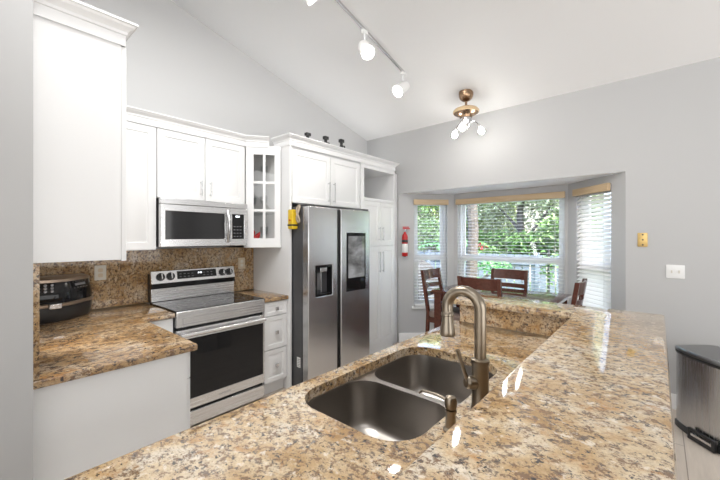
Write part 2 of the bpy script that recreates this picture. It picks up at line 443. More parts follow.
# bay walls with windows
def wall_win(idx, p, q, s0, s1, z0, z1, wname, lab):
    p, q = Vector((*p, 0)), Vector((*q, 0)); L = (q-p).length
    u = (q-p).normalized(); nout = Vector((-u.y, u.x, 0))
    if nout.x < 0: nout = -nout
    F = frame(p, u, (0, 0, 1), nout)
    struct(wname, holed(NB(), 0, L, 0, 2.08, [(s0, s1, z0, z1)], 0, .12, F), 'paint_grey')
    root = bpy.data.objects.new('window_%d' % idx, None); link(root); root.location = F((s0+s1)/2, z0, .09)
    root['kind'] = 'structure'; BASE[root.name] = root.location.copy()
    root['label'] = lab
    a = .045; zm = 1.19; e = .001
    obj('window_frame', holed(NB(), s0+e, s1-e, z0+e, z1-e, [(s0+.03, s1-.03, z0+.035, z1-.03)], .055, .118, F), 'vinyl', root, bevel=.003)
    obj('upper_sash', holed(NB(), s0+.031, s1-.031, zm-.02, z1-.031, [(s0+.03+a, s1-.03-a, zm+.025, z1-.03-a)], .09, .115, F), 'vinyl', root, bevel=.003)
    obj('lower_sash', holed(NB(), s0+.031, s1-.031, z0+.036, zm+.035, [(s0+.03+a, s1-.03-a, z0+.035+a, zm-.035)], .06, .088, F), 'vinyl', root, bevel=.003)
    obj('glass_pane', B(s0+.03+a-.005, s1-.03-a+.005, zm+.02, z1-.03-a+.005, .1, .104, F=F), 'pane', root)
    obj('glass_pane', B(s0+.03+a-.005, s1-.03-a+.005, z0+.03+a, zm-.03, .072, .076, F=F), 'pane', root)
    obj('window_sill', B(s0-.03, s1+.03, z0-.03, z0-.001, -.03, .05, F=F), 'trim', root, bevel=.004)
    return F
ZS, ZT = .50, 2.00
F1 = wall_win(1, BAY[0], BAY[1], .215, .69, ZS, ZT, 'wall_bay_left', 'narrow left bay window with half open white blind')
F2 = wall_win(2, BAY[1], BAY[2], .055, 1.37, ZS, ZT, 'wall_bay_centre', 'wide central bay window facing the garden fence')
F3w = wall_win(3, BAY[2], BAY[3], .14, .62, ZS, ZT, 'wall_bay_right', 'narrow right bay window behind dense white slats')
# baseboards
bb = [(0, 0), (.014, 0), (.014, .11), (.006, .13), (0, .13)]
struct('baseboard_bay', sweep([(WX-.0, 2.752-.0)] + BAY[1:], bb, flip=1), 'trim')
struct('baseboard_right', B(WX-.014, WX-.0005, YR, .225, 0, .13), 'trim', bevel=.004)
struct('wall_peninsula', prism([(-.25, .15), (2.36, .15), (2.36, 1.0), (2.19, 1.0), (2.19, .285), (-.25, .285)], 0, 1.026), 'paint_lit')

# ------------------------------------------------------------------ kitchen: back wall run
def carcass(parent, x0, x1, y0, y1, z0, z1, name='body', mat='cab', bev=.001):
    return obj(name, B(x0, x1, y0, y1, z0, z1), mat, parent, bevel=bev)
UB, UT = 1.372, 2.345        # upper cabinets
DF = 3.0                     # door face plane of back-wall uppers (doors at 3.0..3.02)
def door(parent, u0, u1, v0, v1, F, name='door', handle=None, knob=None, flat=False, t=.02, fw=.055):
    dr = obj(name, raised_door(NB(), u0, u1, v0, v1, F, t, fw, flat), 'cab', parent)
    if handle: obj('handle', bar_handle(NB(), handle[0], handle[1], handle[2], F, t), 'chrome', dr)
    if knob: obj('knob', square_knob(NB(), knob[0], knob[1], F, t), 'chrome', dr)
    return dr
# left-wall tall upper cabinet
t = thing('wall_cabinet', 'large white upper cabinet at far left with blank side panel', 'cabinet', (.34, 2.3, UB))
carcass(t, LX+.002, .472, 1.85, 2.978, UB, UT+.0215)
door(t, 1.853, 2.41, UB-.006, UT, FE(.4735), flat=True); door(t, 2.414, 2.97, UB-.006, UT, FE(.4735), flat=True)
# corner / left back-wall upper
t = thing('wall_cabinet', 'narrow white upper cabinet between far left cabinet and microwave', 'cabinet', (.75, 3.17, UB))
carcass(t, .506, 1.002, DF+.021, WY-.002, UB, UT+.0215)
door(t, .59, 1.0, UB+.004, UT-.004, FS(DF+.02))
obj('filler', B(.506, .587, DF+.001, DF+.02, UB, UT), 'cab', t)
# over microwave
t = thing('wall_cabinet', 'white two door cabinet directly above the microwave', 'cabinet', (1.39, 3.17, 1.79))
carcass(t, 1.004, 1.775, DF+.021, WY-.002, 1.787, UT+.0215)
door(t, 1.008, 1.386, 1.79, UT-.004, FS(DF+.02), handle=(1.348, 1.83, 1.96))
door(t, 1.392, 1.771, 1.79, UT-.004, FS(DF+.02), handle=(1.43, 1.83, 1.96))
# angled glass cabinet
t = thing('glass_cabinet', 'white angled corner cabinet with six pane glass door', 'cabinet', (1.92, 3.15, UB))
A0, A1 = Vector((1.778, 3.0, 0)), Vector((2.046, 2.802, 0))
fp = [(1.779, WY-.002), (1.779, 3.022), (2.056, 2.818), (2.056, WY-.002)]
bm = NB(); prism(fp, UB, UB+.02, bm); prism(fp, UT+.0, UT+.02, bm)
box(bm, 1.779, 2.056, WY-.014, WY-.002, UB, UT); box(bm, 1.779, 1.793, 3.03, WY-.01, UB, UT); box(bm, 2.042, 2.056, 2.83, WY-.01, UB, UT)
obj('body', bm, 'cab_in', t)
obj('shelf', prism([(1.795, WY-.016), (1.795, 3.04), (2.04, 2.86), (2.04, WY-.016)], 1.70, 1.708), 'clear', t)
obj('shelf', prism([(1.795, WY-.016), (1.795, 3.04), (2.04, 2.86), (2.04, WY-.016)], 2.02, 2.028), 'clear', t)
ud = (A1-A0).normalized(); nd = Vector((ud.y, -ud.x, 0)); nd = nd if nd.y < 0 else -nd
FA = frame(A0 - nd*.02, ud, (0, 0, 1), nd); LA = (A1-A0).length
g = .075; m_ = .012
u0, u1, v0, v1 = g, LA-.062, UB+.09, UT-.07
um = (u0+u1)/2; h3 = (v1-v0)/3
holes = [((u0 if i == 0 else um+m_), (um-m_ if i == 0 else u1), v0+h3*j+(m_ if j else 0), v0+h3*(j+1)-(m_ if j < 2 else 0)) for i in (0, 1) for j in (0, 1, 2)]
dr = obj('door', holed(NB(), .004, LA-.004, UB, UT, holes, 0, .02, FA), 'cab', t, bevel=.002)
obj('glass_pane', B(u0-.01, u1+.01, v0-.01, v1+.01, .006, .009, F=FA), 'cabinet_glass', dr)
# things inside the glass cabinet
bm = NB(); lathe(bm, [(.028, 0), (.036, .02), (.03, .07), (.018, .11), (.022, .13), (.01, .155)], frame((1.872, 3.02, UB+.0205), (1, 0, 0), (0, 1, 0), (0, 0, 1)), 14)
lathe(bm, [(.004, 0), (.022, .03), (.024, .06), (.006, .10)], axisF((1.895, 3.02, UB+.07), (.6, .1, .8)), 10)
tag(obj('figurine', bm, 'red'), 'small red figurine inside glass cabinet on its bottom shelf', 'figurine')
for (x, y, z, s, lb) in ((1.985, 3.0, UB+.0205, 1.15, 'stemmed wine glass beside the red figurine inside the glass cabinet'), (1.89, 3.05, 1.7085, 1.0, 'drinking glass on middle shelf of the glass cabinet, left side'), (1.98, 3.0, 1.7085, 1.1, 'drinking glass on middle shelf of the glass cabinet, right side'), (1.985, 3.0, 2.0285, 1.0, 'drinking glass on top shelf of the glass cabinet')):
    bm = NB(); lathe(bm, [(.03*s, 0), (.03*s, .004), (.006*s, .01), (.006*s, .07*s), (.03*s, .10*s), (.036*s, .16*s), (.034*s, .16*s), (.026*s, .105*s), (.001, .09*s)], frame((x, y, z), (1, 0, 0), (0, 1, 0), (0, 0, 1)), 16)
    tag(obj('drinking_glass', bm, 'clear'), lb, 'glass', 'glasses in the glass cabinet')
# crown mouldings
cr = [(-.022, UT+.022), (.0, UT+.022), (.0, UT-.002), (.003, UT-.002), (.003, UT+.046), (.008, UT+.048), (.010, UT+.060), (.018, UT+.070), (.030, UT+.078), (.036, UT+.088), (.043, UT+.090), (.043, UT+.10), (-.022, UT+.10)]
cro = lambda k, dz: [(a+.0025 if a >= 0 else a, z+dz) for a, z in cr]
tag(obj('crown_moulding', sweep([(LX+.003, 1.848), (.482, 1.848), (.482, 2.9)], cro(1, .003), flip=1), 'cab', sharp=.4), 'white crown moulding topping the large far left cabinet', 'moulding')
tag(obj('crown_moulding', sweep([(.59, DF-.002), (1.777, DF-.002), (1.955, 2.868)], cro(1, 0), flip=1), 'cab', sharp=.4), 'white crown moulding bending above the microwave and glass cabinets', 'moulding')
# fridge surround
FP = 2.68
t = thing('side_panel', 'tall white panel standing at left side of the fridge', 'panel', (2.07, 3.0, 0))
obj('panel', B(2.06, 2.082, FP, WY-.002, 0.001, 2.3825), 'cab', t, bevel=.002)
t = thing('wall_cabinet', 'white two door cabinet above the refrigerator', 'cabinet', (2.6, 3.0, 1.81))
carcass(t, 2.084, 3.10, FP+.021, WY-.002, 1.808, 2.3825)
door(t, 2.09, 2.60, 1.812, 2.335, FS(FP+.02), handle=(2.565, 1.845, 2.06))
door(t, 2.606, 3.085, 1.812, 2.335, FS(FP+.02), handle=(2.642, 1.845, 2.06))
t = thing('pantry_cabinet', 'tall white pantry with open top niche right of the fridge', 'cabinet', (3.45, 3.0, 0))
PX0, PX1 = 3.105, 3.80
bm = NB(); box(bm, PX0, PX1, FP+.021, WY-.002, .1, 1.94); box(bm, PX0, PX0+.06, FP+.001, WY-.002, 1.94, 2.3825); box(bm, PX1-.02, PX1, FP+.001, WY-.002, 1.94, 2.3825)
box(bm, PX0+.06, PX1-.02, FP+.001, WY-.002, 2.31, 2.3825); box(bm, PX0+.06, PX1-.02, WY-.02, WY-.002, 1.94, 2.31)
box(bm, PX0+.06, PX1-.02, FP+.001, FP+.021, 1.92, 1.955); box(bm, PX0, PX0+.055, FP+.001, FP+.021, .1, 1.94)
obj('body', bm, 'cab', t)
obj('plinth', B(PX0, PX1, FP+.03, WY-.01, 0.001, .1), 'cab', t)
um = (PX0+.06+PX1)/2
for (v0, v1, hv0, hv1) in ((1.368, 1.915, 1.43, 1.60), (.14, 1.358, 1.03, 1.29)):
    door(t, PX0+.06, um-.002, v0, v1, FS(FP+.02), handle=(um-.035, hv0, hv1))
    door(t, um+.002, PX1-.004, v0, v1, FS(FP+.02), handle=(um+.035, hv0, hv1))
obj('filler', B(PX1+.0005, WX-.002, FP+.10, FP+.12, .0, 2.36), 'cab', t)
tag(obj('crown_moulding', sweep([(2.058, 2.93), (2.058, FP-.002), (PX1+.0, FP-.002), (PX1+.0, 3.2)], cro(1, .016), flip=1), 'cab', sharp=.4), 'white crown moulding above the fridge cabinet and pantry', 'moulding')
# black figurines on the cabinet top
def fig(x, y, z, h, lb, k):
    bm = NB(); F = frame((x, y, z), (1, 0, 0), (0, 1, 0), (0, 0, 1))
    lathe(bm, [(.03, 0), (.034, .01), (.024, h*.3), (.03, h*.55), (.016, h*.75), (.02, h*.86), (.012, h)], F, 12)
    box(bm, -.028, .028, -.02, .02, h*.86, h*1.02, F)
    tube(bm, [F(.02, 0, h*.7), F(.05, 0, h*.72), F(.06, 0, h*.5), F(.03, 0, h*.3)] if k else [F(.02, 0, h*.6), F(.07, 0, h*.45), F(.12, 0, h*.4)], .008, 8)
    tag(obj('figurine', bm, 'black'), lb, 'figurine', 'black figurines on the fridge cabinet')
fig(2.385, 2.80, 2.383, .185, 'small black figurine above fridge cabinet, leftmost of three upright ones', 0)
fig(2.645, 2.80, 2.383, .205, 'small black figurine with curled arm, middle of three above fridge', 1)
fig(2.895, 2.80, 2.383, .225, 'tallest black figurine above fridge, rightmost of the three', 1)
bm = NB(); lathe(bm, [(.03, 0), (.035, .03), (.02, .09), (.03, .11), (.01, .125)], frame((2.115, 2.755, 2.384), (1, 0, 0), (0, 1, 0), (0, 0, 1)), 12)
tag(obj('figurine', bm, 'black'), 'tiny black ornament peeking over the left corner of fridge moulding', 'figurine', 'black figurines on the fridge cabinet')

# microwave
t = thing('microwave', 'stainless over the range microwave with dark window and curved handle', 'microwave', (1.375, 3.1, 1.395))
MX0, MX1, MZ0, MZ1, MY = 1.008, 1.758, 1.397, 1.783, 2.93
obj('housing', B(MX0, MX1, MY+.045, WY-.004, MZ0, MZ1), 'black', t, bevel=.003)
bm = NB(); box(bm, MX0+.1, MX1-.1, MY+.05, MY+.28, MZ0-.006, MZ0-.001); obj('vent_grille', bm, 'charcoal', t)
F = FS(MY+.043)
obj('top_trim', B(MX0, MX1, MZ1-.045, MZ1, .0, .043, F=F), 'steel', t, bevel=.003)
xs = 1.585
d_ = obj('door', holed(NB(), MX0, xs, MZ0, MZ1-.048, [(MX0+.035, xs-.05, MZ0+.06, MZ1-.10)], .0, .043, F), 'steel', t, bevel=.003)
obj('window_glass', B(MX0+.036, xs-.051, MZ0+.061, MZ1-.101, .02, .036, F=F), 'mesh_glass', d_)
pts = [F(xs-.03, MZ0+.03+.28*k/10, .05+.035*math.sin(PI*k/10)) for k in range(11)]
obj('handle', tube(NB(), pts, .013, 10), 'steel_v', d_)
p_ = obj('control_panel', holed(NB(), xs+.003, MX1, MZ0, MZ1-.048, [(xs+.02, MX1-.035, MZ0+.06, MZ1-.10)], .0, .043, F), 'steel', t, bevel=.003)
obj('keypad', B(xs+.021, MX1-.036, MZ0+.061, MZ1-.101, .02, .039, F=F), 'black_glass', p_)
bm = NB()
for i in range(4):
    for j in range(3): box(bm, xs+.035+j*.03, xs+.052+j*.03, MZ0+.08+i*.03, MZ0+.087+i*.03, .039, .0396, F)
obj('key_pattern', bm, 'grey_btn', p_)
bm = NB()
for a, b in ((0, .012), (.016, .028), (.036, .048)): box(bm, xs+.055+a*.8, xs+.055+b*.8, MZ1-.128, MZ1-.112, .039, .0398, F)
obj('clock_digits', bm, 'digits', p_)

# granite backsplash (back wall and left wall)
tag(obj('backsplash', B(LX+.024, 2.058, WY-.021, WY-.001, .9155, UB-.001), 'granite_v'), 'speckled brown granite backsplash along the range wall', 'backsplash')
tag(obj('backsplash', B(LX+.001, LX+.022, 1.84, WY-.023, .9155, UB-.001), 'granite_v'), 'narrow granite backsplash strip on the left wall, edge on', 'backsplash')
# countertops
tag(obj('countertop', slab([(LX+.002, 1.84), (.811, 1.84), (.811, 2.70), (1.026, 2.70), (1.026, WY-.002), (LX+.002, WY-.002)], .876, .914, .009), 'granite_dim'), 'L shaped brown granite countertop left of the range', 'countertop')
tag(obj('countertop', slab([(1.796, 2.70), (2.057, 2.70), (2.057, WY-.002), (1.796, WY-.002)], .876, .914, .009), 'granite_dim'), 'short granite countertop between range and fridge panel', 'countertop')
# base cabinets
t = thing('base_cabinet', 'white base cabinet with plain end panel under left countertop', 'cabinet', (.48, 2.5, 0))
bm = NB(); box(bm, LX+.002, .765, 1.868, WY-.004, .10, .875); obj('body', bm, 'cab', t, bevel=.001)
obj('end_panel', B(LX+.002, .766, 1.855, 1.867, .002, .875), 'cab', t, bevel=.001)
obj('plinth', B(LX+.002, .70, 1.88, WY-.004, .002, .099), 'cab', t)
obj('drawer', raised_door(NB(), 1.87, 2.36, .735, .872, FE(.767), flat=True), 'cab', t)
door(t, 1.87, 2.36, .11, .730, FE(.767)); door(t, 2.366, 2.66, .11, .872, FE(.767))
t = thing('base_cabinet', 'narrow white base cabinet wedged between left counter and range', 'cabinet', (.9, 3.0, 0))
carcass(t, .79, 1.024, 2.741, WY-.004, .002, .875)
door(t, .80, 1.02, .11, .872, FS(2.74), flat=True)
t = thing('drawer_cabinet', 'white three drawer cabinet with square knobs right of range', 'cabinet', (1.93, 3.0, 0))
carcass(t, 1.798, 2.057, 2.741, WY-.004, .10, .875)
obj('plinth', B(1.798, 2.057, 2.78, WY-.004, .002, .099), 'cab', t)
for v0, v1 in ((.742, .868), (.43, .735), (.125, .423)):
    door(t, 1.802, 2.053, v0, v1, FS(2.74), 'drawer', knob=(1.9275, (v0+v1)/2), fw=.04)

# range
t = thing('range', 'stainless electric range with black glass oven door', 'range', (1.41, 3.0, 0))
RX0, RX1, RY = 1.032, 1.788, 2.69
obj('body', B(RX0, RX1, RY+.045, WY-.026, .03, .895), 'charcoal', t, bevel=.003)
for x in (RX0+.05, RX1-.05):
    for y in (RY+.1, WY-.08): obj('leg', cyl(NB(), (x, y, 0), (x, y, .032), .016), 'black', t)
obj('cooktop', B(RX0, RX1, RY+.012, WY-.09, .896, .922), 'black_glass', t, bevel=.004)
for (x, y, r) in ((1.22, 2.88, .105), (1.6, 2.88, .085), (1.22, 3.11, .075), (1.6, 3.11, .105)):
    obj('burner_ring', lathe(NB(), [(r, 0), (r, .0004), (r-.004, .0004), (r-.004, 0)], frame((x, y, .9222), (1, 0, 0), (0, 1, 0), (0, 0, 1)), 32, cap=False), 'grey_btn', t)
F = FS(RY+.045)
bm = NB(); box(bm, RX0, RX1, .797, .917, 0, .045, F); obj('front_trim', bm, 'steel', t, bevel=.006)
obj('vent_slot', B(RX0+.01, RX1-.01, .776, .796, 0, .02, F=F), 'dark_gap', t)
bm = NB(); holed(bm, RX0+.045, RX1-.04, .815, .865, [(RX0+.05, RX1-.045, .82, .86)], .045, .0475, F); obj('trim_badge', bm, 'chrome', t)
dr = obj('oven_door', holed(NB(), RX0+.003, RX1-.003, .165, .775, [(RX0+.02, RX1-.02, .245, .70)], 0, .045, F), 'steel', t, bevel=.004)
obj('oven_glass', B(RX0+.019, RX1-.019, .244, .701, .02, .0465, F=F), 'black_glass', dr)
bm = NB(); cyl(bm, F(RX0+.02, .742, .085), F(RX1-.02, .742, .085), .0155, 14)
for x in (RX0+.05, RX1-.05): box(bm, x-.014, x+.014, .732, .752, .045, .085, F)
obj('handle', bm, 'steel', dr)
text('brand_mark', 'SAMSUNG', .022, frame(F(1.41, .195, .0452), (1, 0, 0), (0, 0, 1), (0, -1, 0)), 'grey_btn', dr)
obj('storage_drawer', B(RX0+.003, RX1-.003, .035, .143, 0, .045, F=F), 'steel', t, bevel=.004)
obj('drawer_gap', B(RX0+.01, RX1-.01, .144, .164, 0, .02, F=F), 'dark_gap', t)
# backguard: lower steel, black band, sloping control panel
obj('backguard', B(RX0+.002, RX1-.002, WY-.088, WY-.026, .923, 1.16), 'black', t, bevel=.003)
FBk = frame((0, WY-.089, 0), (1, 0, 0), (0, 0, 1), (0, -1, 0))
obj('backguard_panel', B(RX0+.004, RX1-.004, .923, 1.035, 0, .018, F=FBk), 'steel', t, bevel=.003)
obj('backguard_band', B(RX0+.002, RX1-.002, 1.036, 1.075, 0, .030, F=FBk), 'black_glass', t, bevel=.002)
sl = Vector((0, .28, 1)).normalized()
FC = frame((0, WY-.125, 1.076), (1, 0, 0), sl, Vector((0, -1, .28)))
cp = obj('control_panel', B(RX0+.002, RX1-.002, 0, .112, -.035, 0, F=FC), 'steel', t, bevel=.004)
obj('display', B(RX0+.21, RX1-.19, .028, .098, 0, .0022, F=FC), 'black_glass', cp)
bm = NB()
for a in (0, .016, .026): box(bm, 1.425+a, 1.425+a+.009, .066, .080, .0022, .0028, FC)
obj('clock_digits', bm, 'digits', cp)
bm = NB()
for i in range(9):
    for v in (.045, .07):
        if i not in (4, 5): box(bm, RX0+.23+i*.035, RX0+.247+i*.035, v, v+.004, .0022, .0026, FC)
obj('key_pattern', bm, 'grey_btn', cp)
for x in (RX0+.075, RX0+.155, RX1-.13, RX1-.06):
    k = obj('knob', lathe(NB(), [(.034, 0), (.034, .008), (.026, .01), (.024, .032), (.02, .034)], frame(FC(x, .058, .0005), (1, 0, 0), sl, Vector((0, -1, .28))), 20), 'black', cp)
    obj('knob_grip', B(x-.006, x+.006, .034, .082, .034, .042, F=FC), 'chrome', k, bevel=.002)

# fridge
t = thing('refrigerator', 'dark stainless side by side refrigerator with touchscreen and dispenser', 'refrigerator', (2.54, 2.9, 0))
GX0, GX1, GY = 2.094, 2.992, 2.45
obj('cabinet_body', B(GX0, GX1, GY+.09, WY-.03, .03, 1.765), 'charcoal', t, bevel=.004)
F = FS(GY+.085)
dl = obj('door', holed(NB(), GX0+.001, 2.478, .06, 1.765, [(2.186, 2.404, .905, 1.20)], 0.0, .085, F), 'steel_d', t, bevel=.008, seg=3)
obj('dispenser_recess', holed(NB(), 2.187, 2.403, .906, 1.199, [(2.2, 2.39, .93, 1.185)], 0.02, .087, F), 'black_glass', dl, bevel=.002)
obj('dispenser_back', B(2.188, 2.402, .907, 1.198, .006, .02, F=F), 'charcoal', dl)
obj('dispenser_paddle', B(2.225, 2.285, .96, 1.12, .02, .035, F=F), 'grey_btn', dl, bevel=.004)
obj('dispenser_nozzle', B(2.255, 2.345, 1.135, 1.18, .02, .075, F=F), 'chrome', dl, bevel=.006)
obj('dispenser_pillar', B(2.29, 2.302, .935, 1.14, .02, .04, F=F), 'steel', dl, bevel=.002)
drr = obj('door', B(2.528, GX1-.001, .06, 1.765, 0, .085, F=F), 'steel_d', t, bevel=.008, seg=3)
obj('handle_channel', B(2.479, 2.527, .06, 1.76, .0, .045, F=F), 'dark_gap', t)
sc_ = obj('touchscreen', B(2.61, 2.915, .905, 1.52, .085, .0875, F=F), 'black_glass', drr, bevel=.001)
m, tt, b = new_mat('screen_picture'); setp(b, color=(.02, .02, .02), rough=.08)
f = noise(tt, mapping(tt, (4, 4, 9)), 1.0, 5, .6, .4)
c_ = ramp(tt, f, [(.3, (.05, .05, .05)), (.5, (.20, .20, .20)), (.7, (.42, .42, .43))])
tt.links.new(c_, b.inputs['Emission Color']); b.inputs['Emission Strength'].default_value = .7; M['screen'] = m
obj('screen_picture', B(2.635, 2.895, 1.045, 1.485, .0876, .0882, F=F), 'screen', sc_)
obj('base_grille', B(GX0+.01, GX1-.01, .005, .058, 0.01, .06, F=F), 'black', t)
obj('hinge_cover', B(GX0+.005, GX0+.10, 1.766, 1.785, -.06, .07, F=F), 'charcoal', t, bevel=.005)
obj('hinge_cover', B(GX1-.10, GX1-.005, 1.766, 1.785, -.06, .07, F=F), 'charcoal', t, bevel=.005)
FL = frame((GX0, 0, 0), (0, 1, 0), (0, 0, 1), (-1, 0, 0))
bm = NB(); box(bm, 2.565, 2.615, .235, .33, 0, .0012, FL); lb = obj('rating_label', bm, 'label_white', t, label='white rating sticker low on fridge side')
bm = NB()
for k in range(5): box(bm, 2.572, 2.607, .245+k*.016, .251+k*.016, .0012, .0016, FL)
obj('label_lines', bm, 'grey_btn', lb)
# yellow stud-finder-like tool and cord on fridge side
t = thing('flashlight', 'small yellow torch with black band hung on fridge side', 'flashlight', (2.06, 2.65, 1.55))
Fy = frame((GX0-.045, 2.638, 1.55), (0, 1, 0), (0, 0, 1), (-1, 0, 0))
obj('body', slab(rrect(-.035, .035, 0, .185, .012, 4), -.044, .020, .006, F=Fy), 'yellow', t)
obj('band', B(-.037, .037, .03, .045, -.0445, .0215, F=Fy), 'black', t)
obj('switch', lathe(NB(), [(.009, 0), (.009, .005), (.006, .006)], frame(Fy(0, .085, .0202), (0, 1, 0), (0, 0, 1), (-1, 0, 0)), 12), 'red', t)
bm = NB(); pts = [(GX0-.022+.008*math.cos(2*k*PI/16), 2.572+.018*math.sin(2*k*PI/16), 1.69+.075*math.cos(k*PI/16)) for k in range(33)]
tube(bm, pts, .010, 8)
box(bm, GX0-.02, GX0-.0005, 2.562, 2.582, 1.755, 1.78)
tag(obj('cord', bm, 'rope'), 'looped beige cord hanging beside the yellow torch on fridge', 'cord')

# outlets on the backsplash
def plate(name, x, z, lb, mat, mat2):
    t = thing(name, lb, 'outlet', (x, WY-.0215, z-.055), 'outlets on the granite backsplash')
    F = FS(WY-.0215)
    obj('plate', slab(rrect(x-.038, x+.038, z-.058, z+.058, .005, 3), .0, .006, .002, F=F), mat, t)
    bm = NB()
    for dz in (-.02, .02): prism(rrect(x-.016, x+.016, z+dz-.015, z+dz+.015, .009, 4), .006, .0085, bm, F)
    obj('socket', bm, mat2, t)
plate('outlet', .705, 1.195, 'ivory power outlet on granite beside the cooker, left of range', 'ivory', 'plate_beige')
plate('outlet', 1.915, 1.20, 'beige power outlet on granite right of the range', 'plate_beige', 'ivory')

# countertop cooker
t = thing('multicooker', 'black and mocha countertop cooker in the corner by granite wall', 'cooker', (.40, 3.15, .9145))
plan = [(.215, 2.985), (.40, 2.972), (.455, 2.985), (.50, 3.02), (.605, 3.13), (.625, 3.17), (.625, 3.29), (.215, 3.29)]
def ring(s, z, dy=0): 
    cx, cy = .42, 3.15
    return [(cx+(x-cx)*s, min(3.297, cy+(y-cy)*s+dy), z) for x, y in plan]
Z0 = .9145
obj('base', loft(NB(), [ring(.90, Z0), ring(.94, Z0+.01), ring(.985, Z0+.05), ring(1.0, Z0+.09), ring(1.0, Z0+.10)]), 'black', t, sharp=.5)
obj('rim_band', loft(NB(), [ring(1.0, Z0+.101), ring(1.05, Z0+.104), ring(1.055, Z0+.121), ring(1.01, Z0+.125)]), 'mocha', t)
obj('latch', B(.36, .425, Z0+.094, Z0+.127, .0, .022, F=frame((0, 2.965, 0), (1, 0, 0), (0, 0, 1), (0, -1, 0))), 'chrome', t, bevel=.004)
up = obj('lid', loft(NB(), [ring(1.0, Z0+.126), ring(1.0, Z0+.17), ring(.97, Z0+.20), ring(.93, Z0+.258, .015)]), 'black_glass', t, sharp=.5)
obj('top_trim', loft(NB(), [ring(.93, Z0+.259, .015), ring(.95, Z0+.262, .015), ring(.94, Z0+.278, .016), ring(.80, Z0+.287, .02)]), 'mocha', t)
a_, b_ = Vector(ring(.97, Z0+.20)[3]), Vector(ring(.97, Z0+.20)[4]); c_ = Vector(ring(.93, Z0+.258, .015)[3])
uu = (b_-a_).normalized(); vv = (c_-a_); vv = (vv-uu*vv.dot(uu)).normalized(); nn = uu.cross(vv); nn = nn if nn.y < 0 else -nn
Fp = frame(a_, uu, vv, nn); Lw = (b_-a_).length
bm = NB(); box(bm, .02, Lw-.03, .026, .042, .001, .003, Fp); obj('display', bm, 'digits' if False else 'grey_btn', up)
for i in range(5):
    for v in (.008, .05): obj('button', B(.004+i*Lw*.2, .012+i*Lw*.2, v, v+.006, .001, .003, F=Fp), 'chrome', up)
a_ = Vector(ring(1.0, Z0+.17)[0]); b_ = Vector(ring(1.0, Z0+.17)[1]); c_ = Vector(ring(.97, Z0+.20)[0])
a2 = Vector(ring(.97, Z0+.20)[0]); b2 = Vector(ring(.97, Z0+.20)[1]); c2_ = Vector(ring(.93, Z0+.258, .015)[0])
uu = (b2-a2).normalized(); vv = (c2_-a2); vv = (vv-uu*vv.dot(uu)).normalized(); nn = uu.cross(vv); nn = nn if nn.y < 0 else -nn
Fp = frame(a2, uu, vv, nn)
bm = NB()
for i in range(4):
    for j in range(3): lathe(bm, [(.009, 0), (.009, .004), (.006, .005)], frame(Fp(.06+i*.033, .008+j*.02, 0), uu, vv, nn), 10)
obj('button_pad', bm, 'grey_btn', up)
# ------------------------------------------------------------------ peninsula
SX0, SX1, SY0, SY1 = .75, 1.545, .505, .972
hole = rrect(SX0, SX1, SY0, SY1, .12, 8)
tag(obj('countertop', slab([(-.25, .287), (2.188, .287), (2.188, 1.048), (-.25, 1.048)], .876, .914, .01, [hole]), 'granite'), 'lower granite peninsula countertop holding the sink', 'countertop')
tag(obj('bar_top', slab([(-.25, -.024), (2.42, -.024), (2.42, 1.04), (2.14, 1.04), (2.14, .343), (-.25, .343)], 1.027, 1.067, .012), 'granite'), 'raised L shaped granite breakfast bar in the foreground', 'bar top')
tag(obj('backsplash', B(-.25, 2.165, .2865, .306, .9155, 1.0265), 'granite_v'), 'granite upstand under long side of the raised bar', 'backsplash')
tag(obj('backsplash', B(2.167, 2.1885, .307, 1.0, .9155, 1.0265), 'granite_v'), 'granite upstand facing sink at far end of the bar', 'backsplash')
t = thing('base_cabinet', 'white peninsula base cabinet under the sink countertop', 'cabinet', (.9, .6, 0))
bm = NB()
holed(bm, -.2, 2.185, .002, .874, [], 0, .02, frame((0, .98, 0), (1, 0, 0), (0, 0, 1), (0, 1, 0)))
box(bm, -.2, -.18, .29, .98, .002, .874); box(bm, 2.165, 2.185, .29, .98, .002, .874); box(bm, -.18, 2.165, .29, .98, .1, .12)
obj('body', bm, 'cab', t)
Fn = frame((0, 1.0005, 0), (1, 0, 0), (0, 0, 1), (0, 1, 0))
for k in range(5): door(t, -.19+k*.472, -.19+k*.472+.466, .11, .868, Fn)
# sink
t = thing('sink', 'undermount stainless double bowl sink in granite peninsula', 'sink', (1.14, .74, .66))
zr = .8755; xm = 1.135
b1 = rrect(SX0+.006, xm-.014, SY0+.006, SY1-.006, .10, 8); b2 = rrect(xm+.014, SX1-.006, SY0+.006, SY1-.006, .10, 8)
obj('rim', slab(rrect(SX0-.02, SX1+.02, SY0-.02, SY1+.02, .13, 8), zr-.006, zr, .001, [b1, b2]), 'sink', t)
def bowl(p, dep):
    cx = sum(q[0] for q in p)/len(p); cy = sum(q[1] for q in p)/len(p)
    rg = lambda s, z: [(cx+(x-cx)*s, cy+(y-cy)*s, z) for x, y in p]
    bm = NB(); R = [rg(1, zr-.001), rg(.985, zr-.03), rg(.96, zr-dep*.75), rg(.93, zr-dep*.9), rg(.85, zr-dep), rg(.2, zr-dep-.008)]
    R += [[(x, y, z-.004) for x, y, z in r] for r in rg_out(p, cx, cy, dep)]
    return loft(bm, R, False, False), (cx, cy)
def rg_out(p, cx, cy, dep):
    rg = lambda s, z: [(cx+(x-cx)*s, cy+(y-cy)*s, z) for x, y in p]
    return [rg(.2, zr-dep-.010), rg(.86, zr-dep-.004), rg(.95, zr-dep*.9), rg(.98, zr-dep*.75), rg(1.005, zr-.03), rg(1.012, zr-.006)]
